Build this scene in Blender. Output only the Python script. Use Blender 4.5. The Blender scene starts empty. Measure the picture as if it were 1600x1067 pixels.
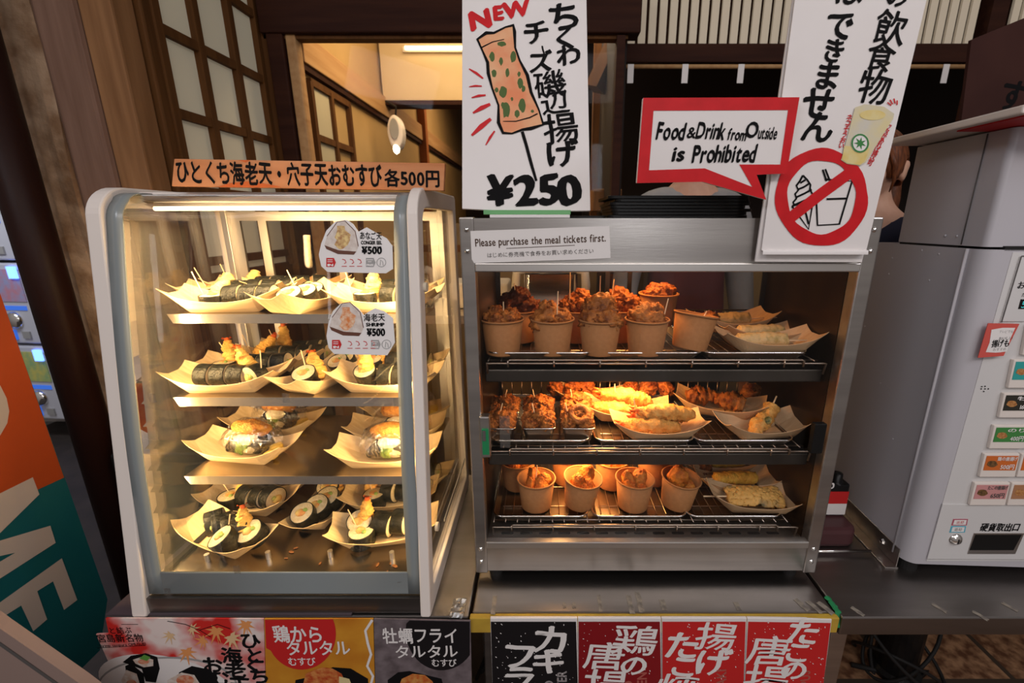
import bpy, bmesh, math, random
from mathutils import Vector, Matrix, noise
R = random.Random(11)
S = bpy.context.scene
COL = S.collection
PI = math.pi
rad = math.radians

# ------------------------------------------------------------------ camera, world, lights, exposure
FPX, PPX, PPY, TH, CZ = 690.0, 850.0, 533.5, rad(15.2), 0.83
cd = bpy.data.cameras.new('camera'); cam = bpy.data.objects.new('camera', cd); COL.objects.link(cam)
cd.sensor_width = 36.0; cd.lens = FPX / 1600 * 36.0
cd.shift_x = -(PPX - 800) / 1600.0
cd.clip_start = 0.05
cam.location = (0, 0, CZ); cam.rotation_euler = (PI / 2 - TH, 0, 0)
cd.dof.use_dof = True; cd.dof.focus_distance = 0.98; cd.dof.aperture_fstop = 4.0
S.camera = cam
S.view_settings.view_transform = 'Standard'; S.view_settings.look = 'None'
S.view_settings.exposure = 0.0; S.view_settings.gamma = 1.0
S.view_settings.use_curve_mapping = False
S.cycles.max_bounces = 12; S.cycles.transparent_max_bounces = 24
S.cycles.sample_clamp_indirect = 4.0

W = bpy.data.worlds.new('world'); S.world = W; W.use_nodes = True
wn = W.node_tree.nodes; wl = W.node_tree.links
wbg = wn['Background']
wtc = wn.new('ShaderNodeTexCoord'); wsp = wn.new('ShaderNodeSeparateXYZ'); wr = wn.new('ShaderNodeValToRGB')
wl.new(wtc.outputs['Generated'], wsp.inputs[0]); 
wm = wn.new('ShaderNodeMapRange'); wm.inputs[1].default_value = -1; wm.inputs[2].default_value = 1
wl.new(wsp.outputs[2], wm.inputs[0]); wl.new(wm.outputs[0], wr.inputs[0])
wr.color_ramp.elements[0].color = (.10, .075, .06, 1); wr.color_ramp.elements[1].color = (.50, .46, .45, 1)
wm2 = wn.new('ShaderNodeMapRange'); wm2.inputs[1].default_value = .5; wm2.inputs[2].default_value = -1; wm2.inputs[3].default_value = .18; wm2.inputs[4].default_value = 1.5
wl.new(wsp.outputs[1], wm2.inputs[0]); wmx = wn.new('ShaderNodeVectorMath'); wmx.operation = 'SCALE'           # the bright street lies behind the camera
wl.new(wr.outputs[0], wmx.inputs[0]); wl.new(wm2.outputs[0], wmx.inputs[3]); wl.new(wmx.outputs[0], wbg.inputs[0]); wbg.inputs[1].default_value = 0.54

def area(name, loc, target, sx, sy, energy, color, spread=180):
    l = bpy.data.lights.new(name, 'AREA'); l.shape = 'RECTANGLE'; l.size = sx; l.size_y = sy
    l.energy = energy; l.color = color; l.spread = rad(spread)
    o = bpy.data.objects.new(name, l); COL.objects.link(o); o.location = loc
    o.rotation_euler = (Vector(target) - Vector(loc)).to_track_quat('-Z', 'Y').to_euler()
    return o
area('street_light', (0.5, -1.3, 2.3), (0.1, 1.0, 0.5), 2.6, 0.5, 21, (1, .92, .87))
area('street_lamp', (.62, -1.5, 1.25), (.2, .9, .1), .12, .9, 5, (.95, .96, 1))
area('street_light_far', (2.0, -0.6, 2.4), (1.0, 1.0, 0.3), 0.8, 0.8, 12, (.92, .93, 1))
area('shop_light', (-0.35, 2.55, 1.98), (-0.5, 3.2, 0.9), 0.9, 0.3, 7, (1, .72, .40))
area('shop_light_front', (-0.55, 2.2, 1.80), (-1.1, 2.6, 1.0), 0.4, 0.2, 4, (1, .74, .42))
area('inner_room_light', (-.35, 4.2, 1.95), (-.8, 4.0, .9), .6, .3, 9, (1, .70, .40))
area('kitchen_light', (0.5, 2.55, 1.9), (0.4, 1.7, 0.5), 0.9, 0.3, 11, (1, .80, .58))
area('case_tube_light', (-.56, .968, .842), (-.56, 1.045, .1), .50, .03, 5.5, (1, .69, .33))
area('case_led_post_side', (-.842, .895, .46), (-.56, 1.10, .41), .012, .66, 5.0, (1, .66, .28))
area('case_led_warmer_side', (-.284, .895, .46), (-.56, 1.10, .41), .012, .66, 5.0, (1, .66, .28))
area('machine_side_fill', (-1.5, -1.0, 2.2), (.9, 1.0, .45), 1.0, .4, 13, (.93, .93, 1))  # fill light added to brighten the ticket machine's left-facing side
area('warmer_lamp_upper', (.20, 1.06, .791), (.20, 1.04, .5), .24, .08, 1.5, (1, .44, .12))
area('warmer_lamp_middle', (.17, 1.01, .480), (.17, 1.0, .3), .22, .10, 2.7, (1, .50, .16))
area('warmer_lamp_lower', (.13, 1.04, .275), (.14, 1.02, .1), .24, .10, 2.3, (1, .50, .16))

# ------------------------------------------------------------------ pixel -> place (a point on a plane of the room)
ct, st = math.cos(TH), math.sin(TH)
CAMP = Vector((0, 0, CZ))
def ray(px, py):
    v = (PPY - py) / FPX
    return Vector(((px - PPX) / FPX, ct + v * st, -st + v * ct))
def P(px, py, Y=None, z=None, X=None):
    d = ray(px, py)
    t = Y / d.y if Y is not None else (z - CZ) / d.z if z is not None else X / d.x
    return CAMP + d * t
def XY(px, Y, z):
    return (px - PPX) / FPX * (Y * ct + (CZ - z) * st)

# ------------------------------------------------------------------ materials
MATS = {}
def nodes(name):
    m = bpy.data.materials.new(name); m.use_nodes = True
    nt = m.node_tree
    return m, nt, nt.nodes['Principled BSDF'], nt.nodes['Material Output']
def pm(name, c1, c2=None, scale=8, rough=.5, metal=0, bump=0, bscale=None, stretch=(1, 1, 1), detail=4, lo=.35, hi=.65, spec=.25, sss=0, coat=0, emit=None, es=0, trans=0, bdist=.002):
    m, nt, b, out = nodes(name); L = nt.links
    b.inputs['Base Color'].default_value = (*c1, 1); b.inputs['Roughness'].default_value = rough
    b.inputs['Metallic'].default_value = metal; b.inputs['Specular IOR Level'].default_value = spec
    b.inputs['Coat Weight'].default_value = coat
    if sss:
        b.inputs['Subsurface Weight'].default_value = sss; b.inputs['Subsurface Radius'].default_value = (.01, .005, .002); b.inputs['Subsurface Scale'].default_value = .5
    if emit: b.inputs['Emission Color'].default_value = (*emit, 1); b.inputs['Emission Strength'].default_value = es
    if c2 or bump:
        tc = nt.nodes.new('ShaderNodeTexCoord'); mp = nt.nodes.new('ShaderNodeMapping'); mp.inputs['Scale'].default_value = stretch
        L.new(tc.outputs['Object'], mp.inputs[0])
    if c2:
        n = nt.nodes.new('ShaderNodeTexNoise'); n.inputs['Scale'].default_value = scale; n.inputs['Detail'].default_value = detail
        r = nt.nodes.new('ShaderNodeValToRGB'); r.color_ramp.elements[0].position = lo; r.color_ramp.elements[1].position = hi
        r.color_ramp.elements[0].color = (*c1, 1); r.color_ramp.elements[1].color = (*c2, 1)
        L.new(mp.outputs[0], n.inputs['Vector']); L.new(n.outputs['Fac'], r.inputs[0]); L.new(r.outputs[0], b.inputs['Base Color'])
    if bump:
        n2 = nt.nodes.new('ShaderNodeTexNoise'); n2.inputs['Scale'].default_value = bscale or scale * 4; n2.inputs['Detail'].default_value = 5
        bp = nt.nodes.new('ShaderNodeBump'); bp.inputs['Strength'].default_value = bump; bp.inputs['Distance'].default_value = bdist
        L.new(mp.outputs[0], n2.inputs['Vector']); L.new(n2.outputs['Fac'], bp.inputs['Height']); L.new(bp.outputs[0], b.inputs['Normal'])
    MATS[name] = m
    return m
def glassmat(name, tint=(1, 1, 1), refl=1.0, rough=0.0, base=.05, film=False):
    m, nt, b, out = nodes(name); L = nt.links; nt.nodes.remove(b)
    t = nt.nodes.new('ShaderNodeBsdfTransparent'); t.inputs[0].default_value = (*tint, 1)
    g = nt.nodes.new('ShaderNodeBsdfGlossy'); g.inputs['Roughness'].default_value = rough; g.inputs[0].default_value = (refl, refl, refl, 1)
    f = nt.nodes.new('ShaderNodeLayerWeight'); f.inputs[0].default_value = .5
    pw = nt.nodes.new('ShaderNodeMath'); pw.operation = 'POWER'; pw.inputs[1].default_value = 4.2
    ma = nt.nodes.new('ShaderNodeMath'); ma.operation = 'MULTIPLY_ADD'; ma.inputs[1].default_value = .80; ma.inputs[2].default_value = base
    L.new(f.outputs['Facing'], pw.inputs[0]); L.new(pw.outputs[0], ma.inputs[0])
    mx = nt.nodes.new('ShaderNodeMixShader')
    L.new(ma.outputs[0], mx.inputs[0]); L.new(t.outputs[0], mx.inputs[1]); L.new(g.outputs[0], mx.inputs[2]); L.new(mx.outputs[0], out.inputs[0])
    if film:
        tc = nt.nodes.new('ShaderNodeTexCoord'); n = nt.nodes.new('ShaderNodeTexNoise'); n.inputs['Scale'].default_value = 60; n.inputs['Detail'].default_value = 3; n.inputs['Distortion'].default_value = 1.5
        mp = nt.nodes.new('ShaderNodeMapping'); mp.inputs['Scale'].default_value = (1, 1, .3)
        bp = nt.nodes.new('ShaderNodeBump'); bp.inputs['Strength'].default_value = 1; bp.inputs['Distance'].default_value = .012
        L.new(tc.outputs['Object'], mp.inputs[0]); L.new(mp.outputs[0], n.inputs['Vector']); L.new(n.outputs['Fac'], bp.inputs['Height'])
        L.new(bp.outputs[0], g.inputs['Normal']); L.new(bp.outputs[0], f.inputs['Normal'])
    MATS[name] = m
    return m
def woodmat(name, c1, c2, scale=3, stretch=(12, 12, .8), rough=.55, bump=.25):
    return pm(name, c1, c2, scale=scale, rough=.7, bump=bump, bscale=scale * 4, stretch=stretch, detail=7, lo=.3, hi=.72, spec=.12)
M = MATS
pm('white_plastic', (.78, .70, .64), rough=.38)
pm('grey_border', (.235, .26, .262), rough=.22, spec=.5)
pm('steel', (.52, .49, .46), (.43, .40, .38), scale=5, rough=.33, metal=1, bump=.05, bscale=60, stretch=(.4, 8, 8))
pm('steel_top', (.30, .275, .26), (.22, .20, .185), scale=4, rough=.36, metal=1, bump=.05, bscale=80, stretch=(.5, 3, 3))
pm('steel_dark', (.13, .115, .10), (.085, .075, .065), scale=6, rough=.35, metal=1)
pm('inner_wall', (.10, .055, .022), (.055, .028, .012), scale=6, rough=.30, metal=.9)
pm('shelf_steel', (.40, .355, .31), (.34, .30, .26), scale=5, rough=.24, metal=1)
pm('crumb', (.22, .085, .02), (.12, .04, .01), scale=300, rough=.6)
pm('bright_steel', (.75, .70, .64), rough=.2, metal=1)
pm('aluminium', (.62, .59, .56), rough=.4, metal=1)
pm('chrome', (.8, .78, .75), rough=.12, metal=1)
pm('aged_wire', (.40, .33, .27), rough=.3, metal=1)
pm('tray_metal', (.30, .25, .20), (.18, .13, .09), scale=12, rough=.35, metal=1)
pm('foil', (.42, .33, .25), rough=.28, metal=1, bump=.3, bscale=40)
pm('black_plastic', (.008, .0075, .0075), rough=.34, spec=.22)
pm('black_rubber', (.015, .014, .014), rough=.6)
pm('dark_counter', (.085, .065, .075), rough=.45)
glassmat('glass', base=.010); glassmat('window_glass', base=.002); glassmat('side_glass', base=.065); glassmat('glass_dark', tint=(.93, .90, .86), base=.006); glassmat('film', film=True, base=.17)
glassmat('clear_tape', tint=(.93, .93, .92), rough=.3, base=.12)
pm('boat_wood', (.80, .60, .33), (.72, .50, .25), scale=6, rough=.6, stretch=(1, 22, 6), bump=.1, bscale=30)
pm('boat_paper', (.54, .355, .20), (.47, .30, .155), scale=6, rough=.65, stretch=(1, 18, 6), bump=.08, bscale=30)
pm('nori', (.010, .011, .009), (.026, .024, .016), scale=60, rough=.26, bump=1, bscale=170, bdist=.003)
pm('rice', (.66, .56, .38), (.54, .43, .25), scale=90, rough=.55, bump=.9, bscale=220, bdist=.004)
pm('filling', (.55, .20, .06), (.62, .55, .20), scale=70, rough=.5, bump=.5, bscale=160)
pm('green_filling', (.22, .33, .08), (.40, .42, .12), scale=60, rough=.5)
pm('tempura', (.80, .48, .12), (.66, .29, .05), scale=45, rough=.5, bump=.9, bscale=160, bdist=.004, lo=.42, hi=.72)
pm('tempura_pale', (.64, .36, .10), (.50, .215, .04), scale=50, rough=.5, bump=.9, bscale=160, bdist=.004)
pm('shrimp_tail', (.72, .16, .03), (.60, .09, .015), scale=40, rough=.35)
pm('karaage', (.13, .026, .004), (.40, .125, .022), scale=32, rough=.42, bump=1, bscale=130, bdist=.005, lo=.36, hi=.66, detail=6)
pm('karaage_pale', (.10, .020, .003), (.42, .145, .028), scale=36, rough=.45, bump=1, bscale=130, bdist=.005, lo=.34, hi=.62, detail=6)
pm('karaage_shaded', (.07, .014, .005), (.20, .05, .014), scale=34, rough=.42, bump=1, bscale=130, bdist=.005, detail=6)  # darker copy of karaage: shade at the back put into the colour
pm('nugget', (.34, .080, .007), (.58, .21, .028), scale=45, rough=.5, bump=1, bscale=180, bdist=.004)
pm('chikuwa', (.56, .38, .17), (.32, .22, .06), scale=55, rough=.5, bump=.7, bscale=140, lo=.5, hi=.72)
pm('isobe_green', (.06, .07, .02), (.58, .42, .16), scale=50, rough=.5, bump=.7, bscale=140, lo=.36, hi=.58)
pm('eel_batter', (.86, .62, .25), (.74, .46, .14), scale=50, rough=.5, bump=.9, bscale=160, bdist=.004)
pm('tartar', (.86, .78, .58), (.78, .66, .40), scale=60, rough=.4, bump=.5, bscale=100)
pm('lettuce', (.08, .16, .02), (.20, .30, .05), scale=40, rough=.4, bump=.5)
pm('pickle', (.78, .55, .10), (.70, .42, .06), scale=40, rough=.35)
pm('fry', (.52, .17, .025), (.72, .36, .08), scale=90, rough=.5, bump=1, bscale=220, bdist=.004)
pm('kraft', (.35, .155, .055), (.315, .137, .047), scale=120, rough=.7)
pm('pick_wood', (.78, .58, .36), rough=.6)
pm('sign_white', (.80, .755, .74), (.77, .72, .70), scale=6, rough=.55)
pm('paper_white', (.76, .72, .70), rough=.6)
pm('ink', (.006, .0055, .006), rough=.8, spec=.12)
pm('ink_grey', (.10, .09, .085), rough=.6)
pm('red_paint', (.62, .012, .018), (.54, .010, .014), scale=30, rough=.5)
pm('red_print', (.56, .02, .02), rough=.5)
pm('crimson_print', (.24, .008, .012), rough=.45)
pm('black_print', (.012, .010, .011), rough=.4)
pm('white_print', (.80, .76, .74), rough=.5)
pm('grey_print', (.34, .33, .32), rough=.5)
pm('board_wood', (.66, .29, .13), (.54, .20, .075), scale=4, rough=.55, stretch=(1, 8, 8), bump=.1)
pm('machine_white', (.56, .54, .57), rough=.42)
pm('machine_side', (.50, .48, .51), (.47, .45, .475), scale=2, rough=.36)
pm('machine_front', (.66, .64, .63), (.61, .59, .58), scale=2, rough=.4)
pm('plaster', (.46, .31, .20), (.25, .14, .075), scale=13, rough=.85, bump=.7, bscale=50, bdist=.006, detail=8, lo=.38, hi=.62)
woodmat('pillar_dark', (.235, .135, .095), (.14, .075, .050))
woodmat('pillar_brown', (.30, .15, .066), (.18, .083, .034))
woodmat('frame_brown', (.125, .052, .016), (.075, .030, .009))
woodmat('beam_dark', (.045, .015, .008), (.025, .008, .005), stretch=(.8, 12, 12))
woodmat('beam_tan', (.50, .30, .14), (.38, .20, .085), stretch=(12, .8, 12))
woodmat('orange_wood', (.38, .13, .04), (.28, .09, .025))
pm('tan_wall', (.48, .31, .13), (.42, .27, .11), scale=3, rough=.85)
pm('cream_wall', (.62, .47, .27), (.56, .41, .22), scale=3, rough=.85)
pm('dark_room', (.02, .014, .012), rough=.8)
pm('shoji', (.55, .50, .38), rough=.6, emit=(.60, .54, .40), es=.13)  # low emission stands in for the lit room behind the panes
pm('shoji_slat', (.60, .52, .40), rough=.7, emit=(.62, .50, .36), es=.15)  # slats glow weakly in place of a light behind them
pm('tube_glow', (1, .9, .7), emit=(1, .80, .50), es=3.2)
pm('lamp_glow', (1, .9, .7), emit=(1, .88, .62), es=5)
pm('heat_glow', (1, .5, .2), emit=(1, .42, .10), es=2.5)
pm('pipe_brown', (.020, .007, .005), rough=.45, spec=.12)
pm('tile_floor', (.20, .10, .055), (.30, .17, .10), scale=18, rough=.5, detail=8)
pm('floor_dark', (.06, .045, .038), (.035, .028, .025), scale=5, rough=.6)
pm('banner_orange', (.34, .046, .005), rough=.6)
pm('banner_teal', (.003, .080, .090), rough=.6)
pm('banner_letter', (.42, .35, .30), rough=.6)
pm('skin', (.62, .36, .25), (.58, .32, .22), scale=30, rough=.5, sss=.1)
pm('hair', (.20, .060, .020), (.07, .020, .008), scale=30, rough=.38, stretch=(6, 6, .6), bump=.6, bscale=90)
pm('navy', (.018, .018, .035), rough=.8)
pm('maroon', (.13, .035, .035), (.10, .026, .026), scale=8, rough=.85)
pm('grey_cloth', (.34, .33, .33), (.25, .24, .24), scale=8, rough=.85, bump=.3)
pm('yellow_tape', (.55, .36, .05), (.45, .28, .04), scale=20, rough=.4)
pm('green_tape', (.02, .22, .08), rough=.45)
pm('green_tray', (.16, .40, .17), rough=.4)
pm('maroon_plastic', (.075, .028, .03), rough=.35)
pm('cream_plastic', (.72, .64, .50), rough=.4)

# ------------------------------------------------------------------ mesh builder
class MB:
    def __init__(s): s.v = []; s.f = []; s.m = []
    def add(s, vs, fs, mi=0):
        o = len(s.v); s.v += [tuple(x) for x in vs]
        for f in fs: s.f.append([i + o for i in f]); s.m.append(mi)
        return s
    def box(s, a, b, mi=0, mat=None):
        (x0, y0, z0), (x1, y1, z1) = a, b
        vs = [Vector(p) for p in ((x0, y0, z0), (x1, y0, z0), (x1, y1, z0), (x0, y1, z0), (x0, y0, z1), (x1, y0, z1), (x1, y1, z1), (x0, y1, z1))]
        if mat is not None: vs = [mat @ p for p in vs]
        return s.add(vs, [(0, 3, 2, 1), (4, 5, 6, 7), (0, 1, 5, 4), (1, 2, 6, 5), (2, 3, 7, 6), (3, 0, 4, 7)], mi)
    def tube(s, pts, r, n=8, closed=False, mi=0, cap=True):
        pts = [Vector(p) for p in pts]; k = len(pts); rs = r if isinstance(r, (list, tuple)) else [r] * k
        o = len(s.v); prev = None
        for i, p in enumerate(pts):
            if closed: t = pts[(i + 1) % k] - pts[i - 1]
            else: t = pts[min(i + 1, k - 1)] - pts[max(i - 1, 0)]
            t.normalize()
            a = prev if prev is not None else (Vector((0, 0, 1)) if abs(t.z) < .9 else Vector((1, 0, 0)))
            u = (a - t * a.dot(t)); u = u.normalized() if u.length > 1e-6 else t.orthogonal().normalized()
            prev = u; w = t.cross(u)
            for j in range(n):
                q = 2 * PI * j / n; s.v.append(tuple(p + (u * math.cos(q) + w * math.sin(q)) * rs[i]))
        for i in range(k if closed else k - 1):
            for j in range(n):
                a, b = i * n + j, i * n + (j + 1) % n; c, d = ((i + 1) % k) * n + (j + 1) % n, ((i + 1) % k) * n + j
                s.f.append([o + a, o + b, o + c, o + d]); s.m.append(mi)
        if cap and not closed:
            s.f.append([o + j for j in range(n)][::-1]); s.m.append(mi); s.f.append([o + (k - 1) * n + j for j in range(n)]); s.m.append(mi)
        return s
    def cyl(s, p0, p1, r0, r1=None, n=16, mi=0):
        return s.tube([p0, p1], [r0, r0 if r1 is None else r1], n, mi=mi)
    def lathe(s, prof, n=32, mi=0, mat=None, cap0=False, cap1=False):
        vs = [Vector((r * math.cos(2 * PI * j / n), r * math.sin(2 * PI * j / n), z)) for r, z in prof for j in range(n)]
        if mat is not None: vs = [mat @ q for q in vs]
        fs = [(i * n + j, i * n + (j + 1) % n, (i + 1) * n + (j + 1) % n, (i + 1) * n + j) for i in range(len(prof) - 1) for j in range(n)]
        if cap0: fs.append(tuple(range(n))[::-1])
        if cap1: fs.append(tuple((len(prof) - 1) * n + j for j in range(n)))
        return s.add(vs, fs, mi)
    def prism(s, poly, w0, w1, fn, mi=0):            # poly of (a, b); fn(a, b, w) -> point
        n = len(poly)
        vs = [fn(a, b, w0) for a, b in poly] + [fn(a, b, w1) for a, b in poly]
        fs = [tuple(range(n))[::-1], tuple(range(n, 2 * n))] + [(i, (i + 1) % n, n + (i + 1) % n, n + i) for i in range(n)]
        return s.add(vs, fs, mi)
    def ring(s, outer, inner, w0, w1, fn, mi=0):
        n = len(outer)
        vs = [fn(a, b, w) for w in (w0, w1) for l in (outer, inner) for a, b in l]
        fs = []
        for i in range(n):
            j = (i + 1) % n
            fs += [(i, n + i, n + j, j), (2 * n + i, 2 * n + j, 3 * n + j, 3 * n + i), (i, j, 2 * n + j, 2 * n + i), (n + j, n + i, 3 * n + i, 3 * n + j)]
        return s.add(vs, fs, mi)
    def grid(s, fn, nu, nv, mi=0, closeu=False):
        vs = [fn(i / nu, j / nv) for i in range(nu if closeu else nu + 1) for j in range(nv + 1)]
        k = nv + 1; n = nu if closeu else nu + 1
        fs = [(i * k + j, ((i + 1) % n) * k + j, ((i + 1) % n) * k + j + 1, i * k + j + 1) for i in range(nu) for j in range(nv)]
        return s.add(vs, fs, mi)
    def mesh(s, name, mats, smooth=False):
        me = bpy.data.meshes.new(name); me.from_pydata(s.v, [], s.f)
        for m in (mats if isinstance(mats, (list, tuple)) else [mats]): me.materials.append(M[m] if isinstance(m, str) else m)
        me.polygons.foreach_set('material_index', s.m)
        bm = bmesh.new(); bm.from_mesh(me); bmesh.ops.recalc_face_normals(bm, faces=bm.faces); bm.to_mesh(me); bm.free()
        if smooth: me.polygons.foreach_set('use_smooth', [True] * len(me.polygons))
        if smooth == 'auto': me.set_sharp_from_angle(angle=rad(35))
        me.update()
        return me
    def build(s, name, mats, parent=None, smooth=False, bevel=0, thick=0, loc=None, sub=0):
        return link(name, s.mesh(name, mats, smooth), parent, bevel, thick, loc, sub)
def link(name, me, parent=None, bevel=0, thick=0, loc=None, sub=0):
    o = bpy.data.objects.new(name, me); COL.objects.link(o)
    if parent: o.parent = parent
    if loc: o.location = loc
    if thick: md = o.modifiers.new('s', 'SOLIDIFY'); md.thickness = thick; md.offset = 0
    if bevel: md = o.modifiers.new('b', 'BEVEL'); md.width = bevel; md.segments = 2; md.limit_method = 'ANGLE'; md.angle_limit = rad(40)
    if sub: md = o.modifiers.new('u', 'SUBSURF'); md.levels = sub; md.render_levels = sub
    return o
def tag(o, label, cat, group=None, kind=None):
    o['label'] = label; o['category'] = cat
    if group: o['group'] = group
    if kind: o['kind'] = kind
    return o
def struct(o, label=None):
    o['kind'] = 'structure'
    if label: o['label'] = label
    return o
def empty(name, loc=(0, 0, 0), rz=0, rx=0):
    o = bpy.data.objects.new(name, None); COL.objects.link(o); o.location = loc; o.rotation_euler = (rx, 0, rz); o.empty_display_size = .02
    return o
def dup(o, parent=None):
    c = o.copy(); COL.objects.link(c)
    if parent is not None: c.parent = parent
    for ch in list(o.children): dup(ch, c)
    return c
def rpoly(pts, rs, seg=8):
    out = []; n = len(pts)
    for i in range(n):
        p, a, b = Vector(pts[i]), Vector(pts[i - 1]), Vector(pts[(i + 1) % n]); r = rs[i]
        u, w = (a - p).normalized(), (b - p).normalized()
        ang = math.acos(max(-1, min(1, u.dot(w)))); d = r / math.tan(ang / 2)
        c = p + (u + w).normalized() * (r / math.sin(ang / 2))
        s0, s1 = p + u * d - c, p + w * d - c
        a0 = math.atan2(s0.y, s0.x); da = math.atan2(s1.y, s1.x) - a0
        da = (da + PI) % (2 * PI) - PI
        for k in range(seg + 1):
            q = a0 + da * k / seg; out.append((c.x + r * math.cos(q), c.y + r * math.sin(q)))
    return out
fXZ = lambda Y: (lambda a, b, w: (a, Y + w, b))     # poly in X,z ; w along Y
fYZ = lambda a, b, w: (w, a, b)                     # poly in Y,z ; w along X
fXYp = lambda a, b, w: (a, b, w)

# ------------------------------------------------------------------ lettering
GL = {}
def glyph(ch):
    if ch in GL: return GL[ch]
    c = bpy.data.curves.new('t', 'FONT'); c.body = ch; c.align_x = 'CENTER'; c.resolution_u = 3
    o = bpy.data.objects.new('t', c); COL.objects.link(o); bpy.context.view_layer.update()
    me = bpy.data.meshes.new_from_object(o.evaluated_get(bpy.context.evaluated_depsgraph_get()))
    vs = [v.co.copy() for v in me.vertices]; fs = [list(p.vertices) for p in me.polygons]
    bpy.data.objects.remove(o); bpy.data.curves.remove(c); bpy.data.meshes.remove(me)
    if vs:
        x0, x1 = min(v.x for v in vs), max(v.x for v in vs); y0, y1 = min(v.y for v in vs), max(v.y for v in vs)
    else: x0 = x1 = y0 = y1 = 0
    cen = Vector(((x0 + x1) / 2, (y0 + y1) / 2, 0))
    GL[ch] = ([v - cen for v in vs], fs, x1 - x0, y1 - y0)
    return GL[ch]
class Plane:                                          # a sign's own frame: u to the right, v up, w out of its face
    def __init__(s, o, u, v):
        s.o = Vector(o); s.u = Vector(u).normalized(); v = Vector(v); s.v = (v - s.u * v.dot(s.u)).normalized(); s.w = s.u.cross(s.v)
        s.M = Matrix((s.u, s.v, s.w)).transposed().to_4x4(); s.M.translation = s.o
    def uv(s, px, py):
        d = ray(px, py); t = (s.o - CAMP).dot(s.w) / d.dot(s.w); q = CAMP + d * t - s.o
        return Vector((q.dot(s.u), q.dot(s.v), 0))
    def poly(s, pts): return [tuple(s.uv(*p)[:2]) for p in pts]
class Ink:                                            # collects flat painted shapes of one colour on one sign
    def __init__(s, pl, w=.0006): s.pl = pl; s.mb = MB(); s.w = w; s.k = 0
    def z(s): s.k += 1; return s.w + (s.k % 40) * .000006
    def glyph(s, ch, px, py, hpx, rot=0, wide=1, brush=0, nib=40, warp=0, shear=0):
        vs, fs, gw, gh = glyph(ch)
        if not vs: return
        c = s.pl.uv(px, py); sc = (s.pl.uv(px, py - hpx / 2) - s.pl.uv(px, py + hpx / 2)).length
        Rm = Matrix.Rotation(rad(rot), 3, 'Z'); sd = R.random() * 50
        offs = [(0, 0)]
        if brush:
            a = rad(nib); offs = [(t * brush * math.cos(a) + q * brush * .35 * -math.sin(a), t * brush * math.sin(a) + q * brush * .35 * math.cos(a)) for t in (-1, -.5, 0, .5, 1) for q in (-1, 1)]
        for ox, oy in offs:
            zz = s.z(); out = []
            for v in vs:
                x, y = v.x, v.y
                if warp: x += warp * noise.noise(Vector((v.x * 2.5, v.y * 2.5, sd))); y += warp * noise.noise(Vector((v.x * 2.5 + 9, v.y * 2.5, sd + 5)))
                q = Rm @ Vector(((x + ox + shear * y) * wide, y + oy, 0)) * sc
                out.append((c.x + q.x, c.y + q.y, zz))
            s.mb.add(out, fs)
    def line(s, text, p0, p1, hpx, brush=0, warp=0, wide=None, rot=None, shear=0, vertical=False, nib=40, jit=0):
        n = len(text)
        if vertical:
            for i, ch in enumerate(text):
                t = (i + .5) / n
                s.glyph(ch, p0[0] + (p1[0] - p0[0]) * t, p0[1] + (p1[1] - p0[1]) * t, hpx, rot or R.uniform(-jit, jit), wide or 1, brush, nib, warp, shear)
            return
        adv = []; x = 0
        for ch in text:
            g = glyph(ch); w = (g[2] if g[0] else .22) + .10
            if ord(ch) > 0x2e80: w = max(w, .98)
            adv.append(x + w / 2); x += w
        a, b = s.pl.uv(*p0), s.pl.uv(*p1); ln = (b - a).length
        sc = (s.pl.uv(p0[0], p0[1] - hpx / 2) - s.pl.uv(p0[0], p0[1] + hpx / 2)).length
        wd = wide or ln / (x * sc); rt = math.degrees(math.atan2(b.y - a.y, b.x - a.x))
        c = bpy.data.curves                                                          # baseline heights from the font's own metrics
        for ch, ax in zip(text, adv):
            t = ax / x; dy = 0
            if ord(ch) < 0x2e80 and glyph(ch)[0]:
                gh = glyph(ch)[3]
                if ch in 'gpqy': dy = gh / 2 - .20
                elif ch == ',': dy = 0
                elif ch in "'\"*": dy = .6
                elif ch == '-': dy = .28
                else: dy = gh / 2
                dy -= .36
            pxx, pyy = p0[0] + (p1[0] - p0[0]) * t, p0[1] + (p1[1] - p0[1]) * t - dy * hpx
            s.glyph(ch, pxx, pyy, hpx, rt + R.uniform(-jit, jit), wd, brush, nib, warp, shear)
    def poly(s, pts):
        q = s.pl.poly(pts); z = s.z(); s.mb.add([(a, b, z) for a, b in q], [tuple(range(len(q)))])
    def ellipse(s, px, py, rx, ry, n=32, rot=0):
        c, sn = math.cos(rad(rot)), math.sin(rad(rot))
        s.poly([(px + rx * math.cos(t) * c - ry * math.sin(t) * sn, py + rx * math.cos(t) * sn + ry * math.sin(t) * c) for t in [2 * PI * i / n for i in range(n)]])
    def band(s, pts, w, closed=False):                # a brush stroke: polyline with width (px), w a number or a list
        k = len(pts); ws = w if isinstance(w, list) else [w] * k; L = []; Rr = []
        for i in range(k):
            a = pts[(i - 1) % k] if closed or i else pts[0]; b = pts[(i + 1) % k] if closed or i < k - 1 else pts[-1]
            dx, dy = b[0] - a[0], b[1] - a[1]; l = math.hypot(dx, dy) or 1; nx, ny = -dy / l * ws[i] / 2, dx / l * ws[i] / 2
            L.append((pts[i][0] + nx, pts[i][1] + ny)); Rr.append((pts[i][0] - nx, pts[i][1] - ny))
        l, r = s.pl.poly(L), s.pl.poly(Rr); z = s.z()
        vs = [(a, b, z) for a, b in l + r]
        s.mb.add(vs, [(i, (i + 1) % k, k + (i + 1) % k, k + i) for i in range(k if closed else k - 1)])
    def done(s, name, mat, parent): return s.mb.build(name, mat, parent) if s.mb.v else None
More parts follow.
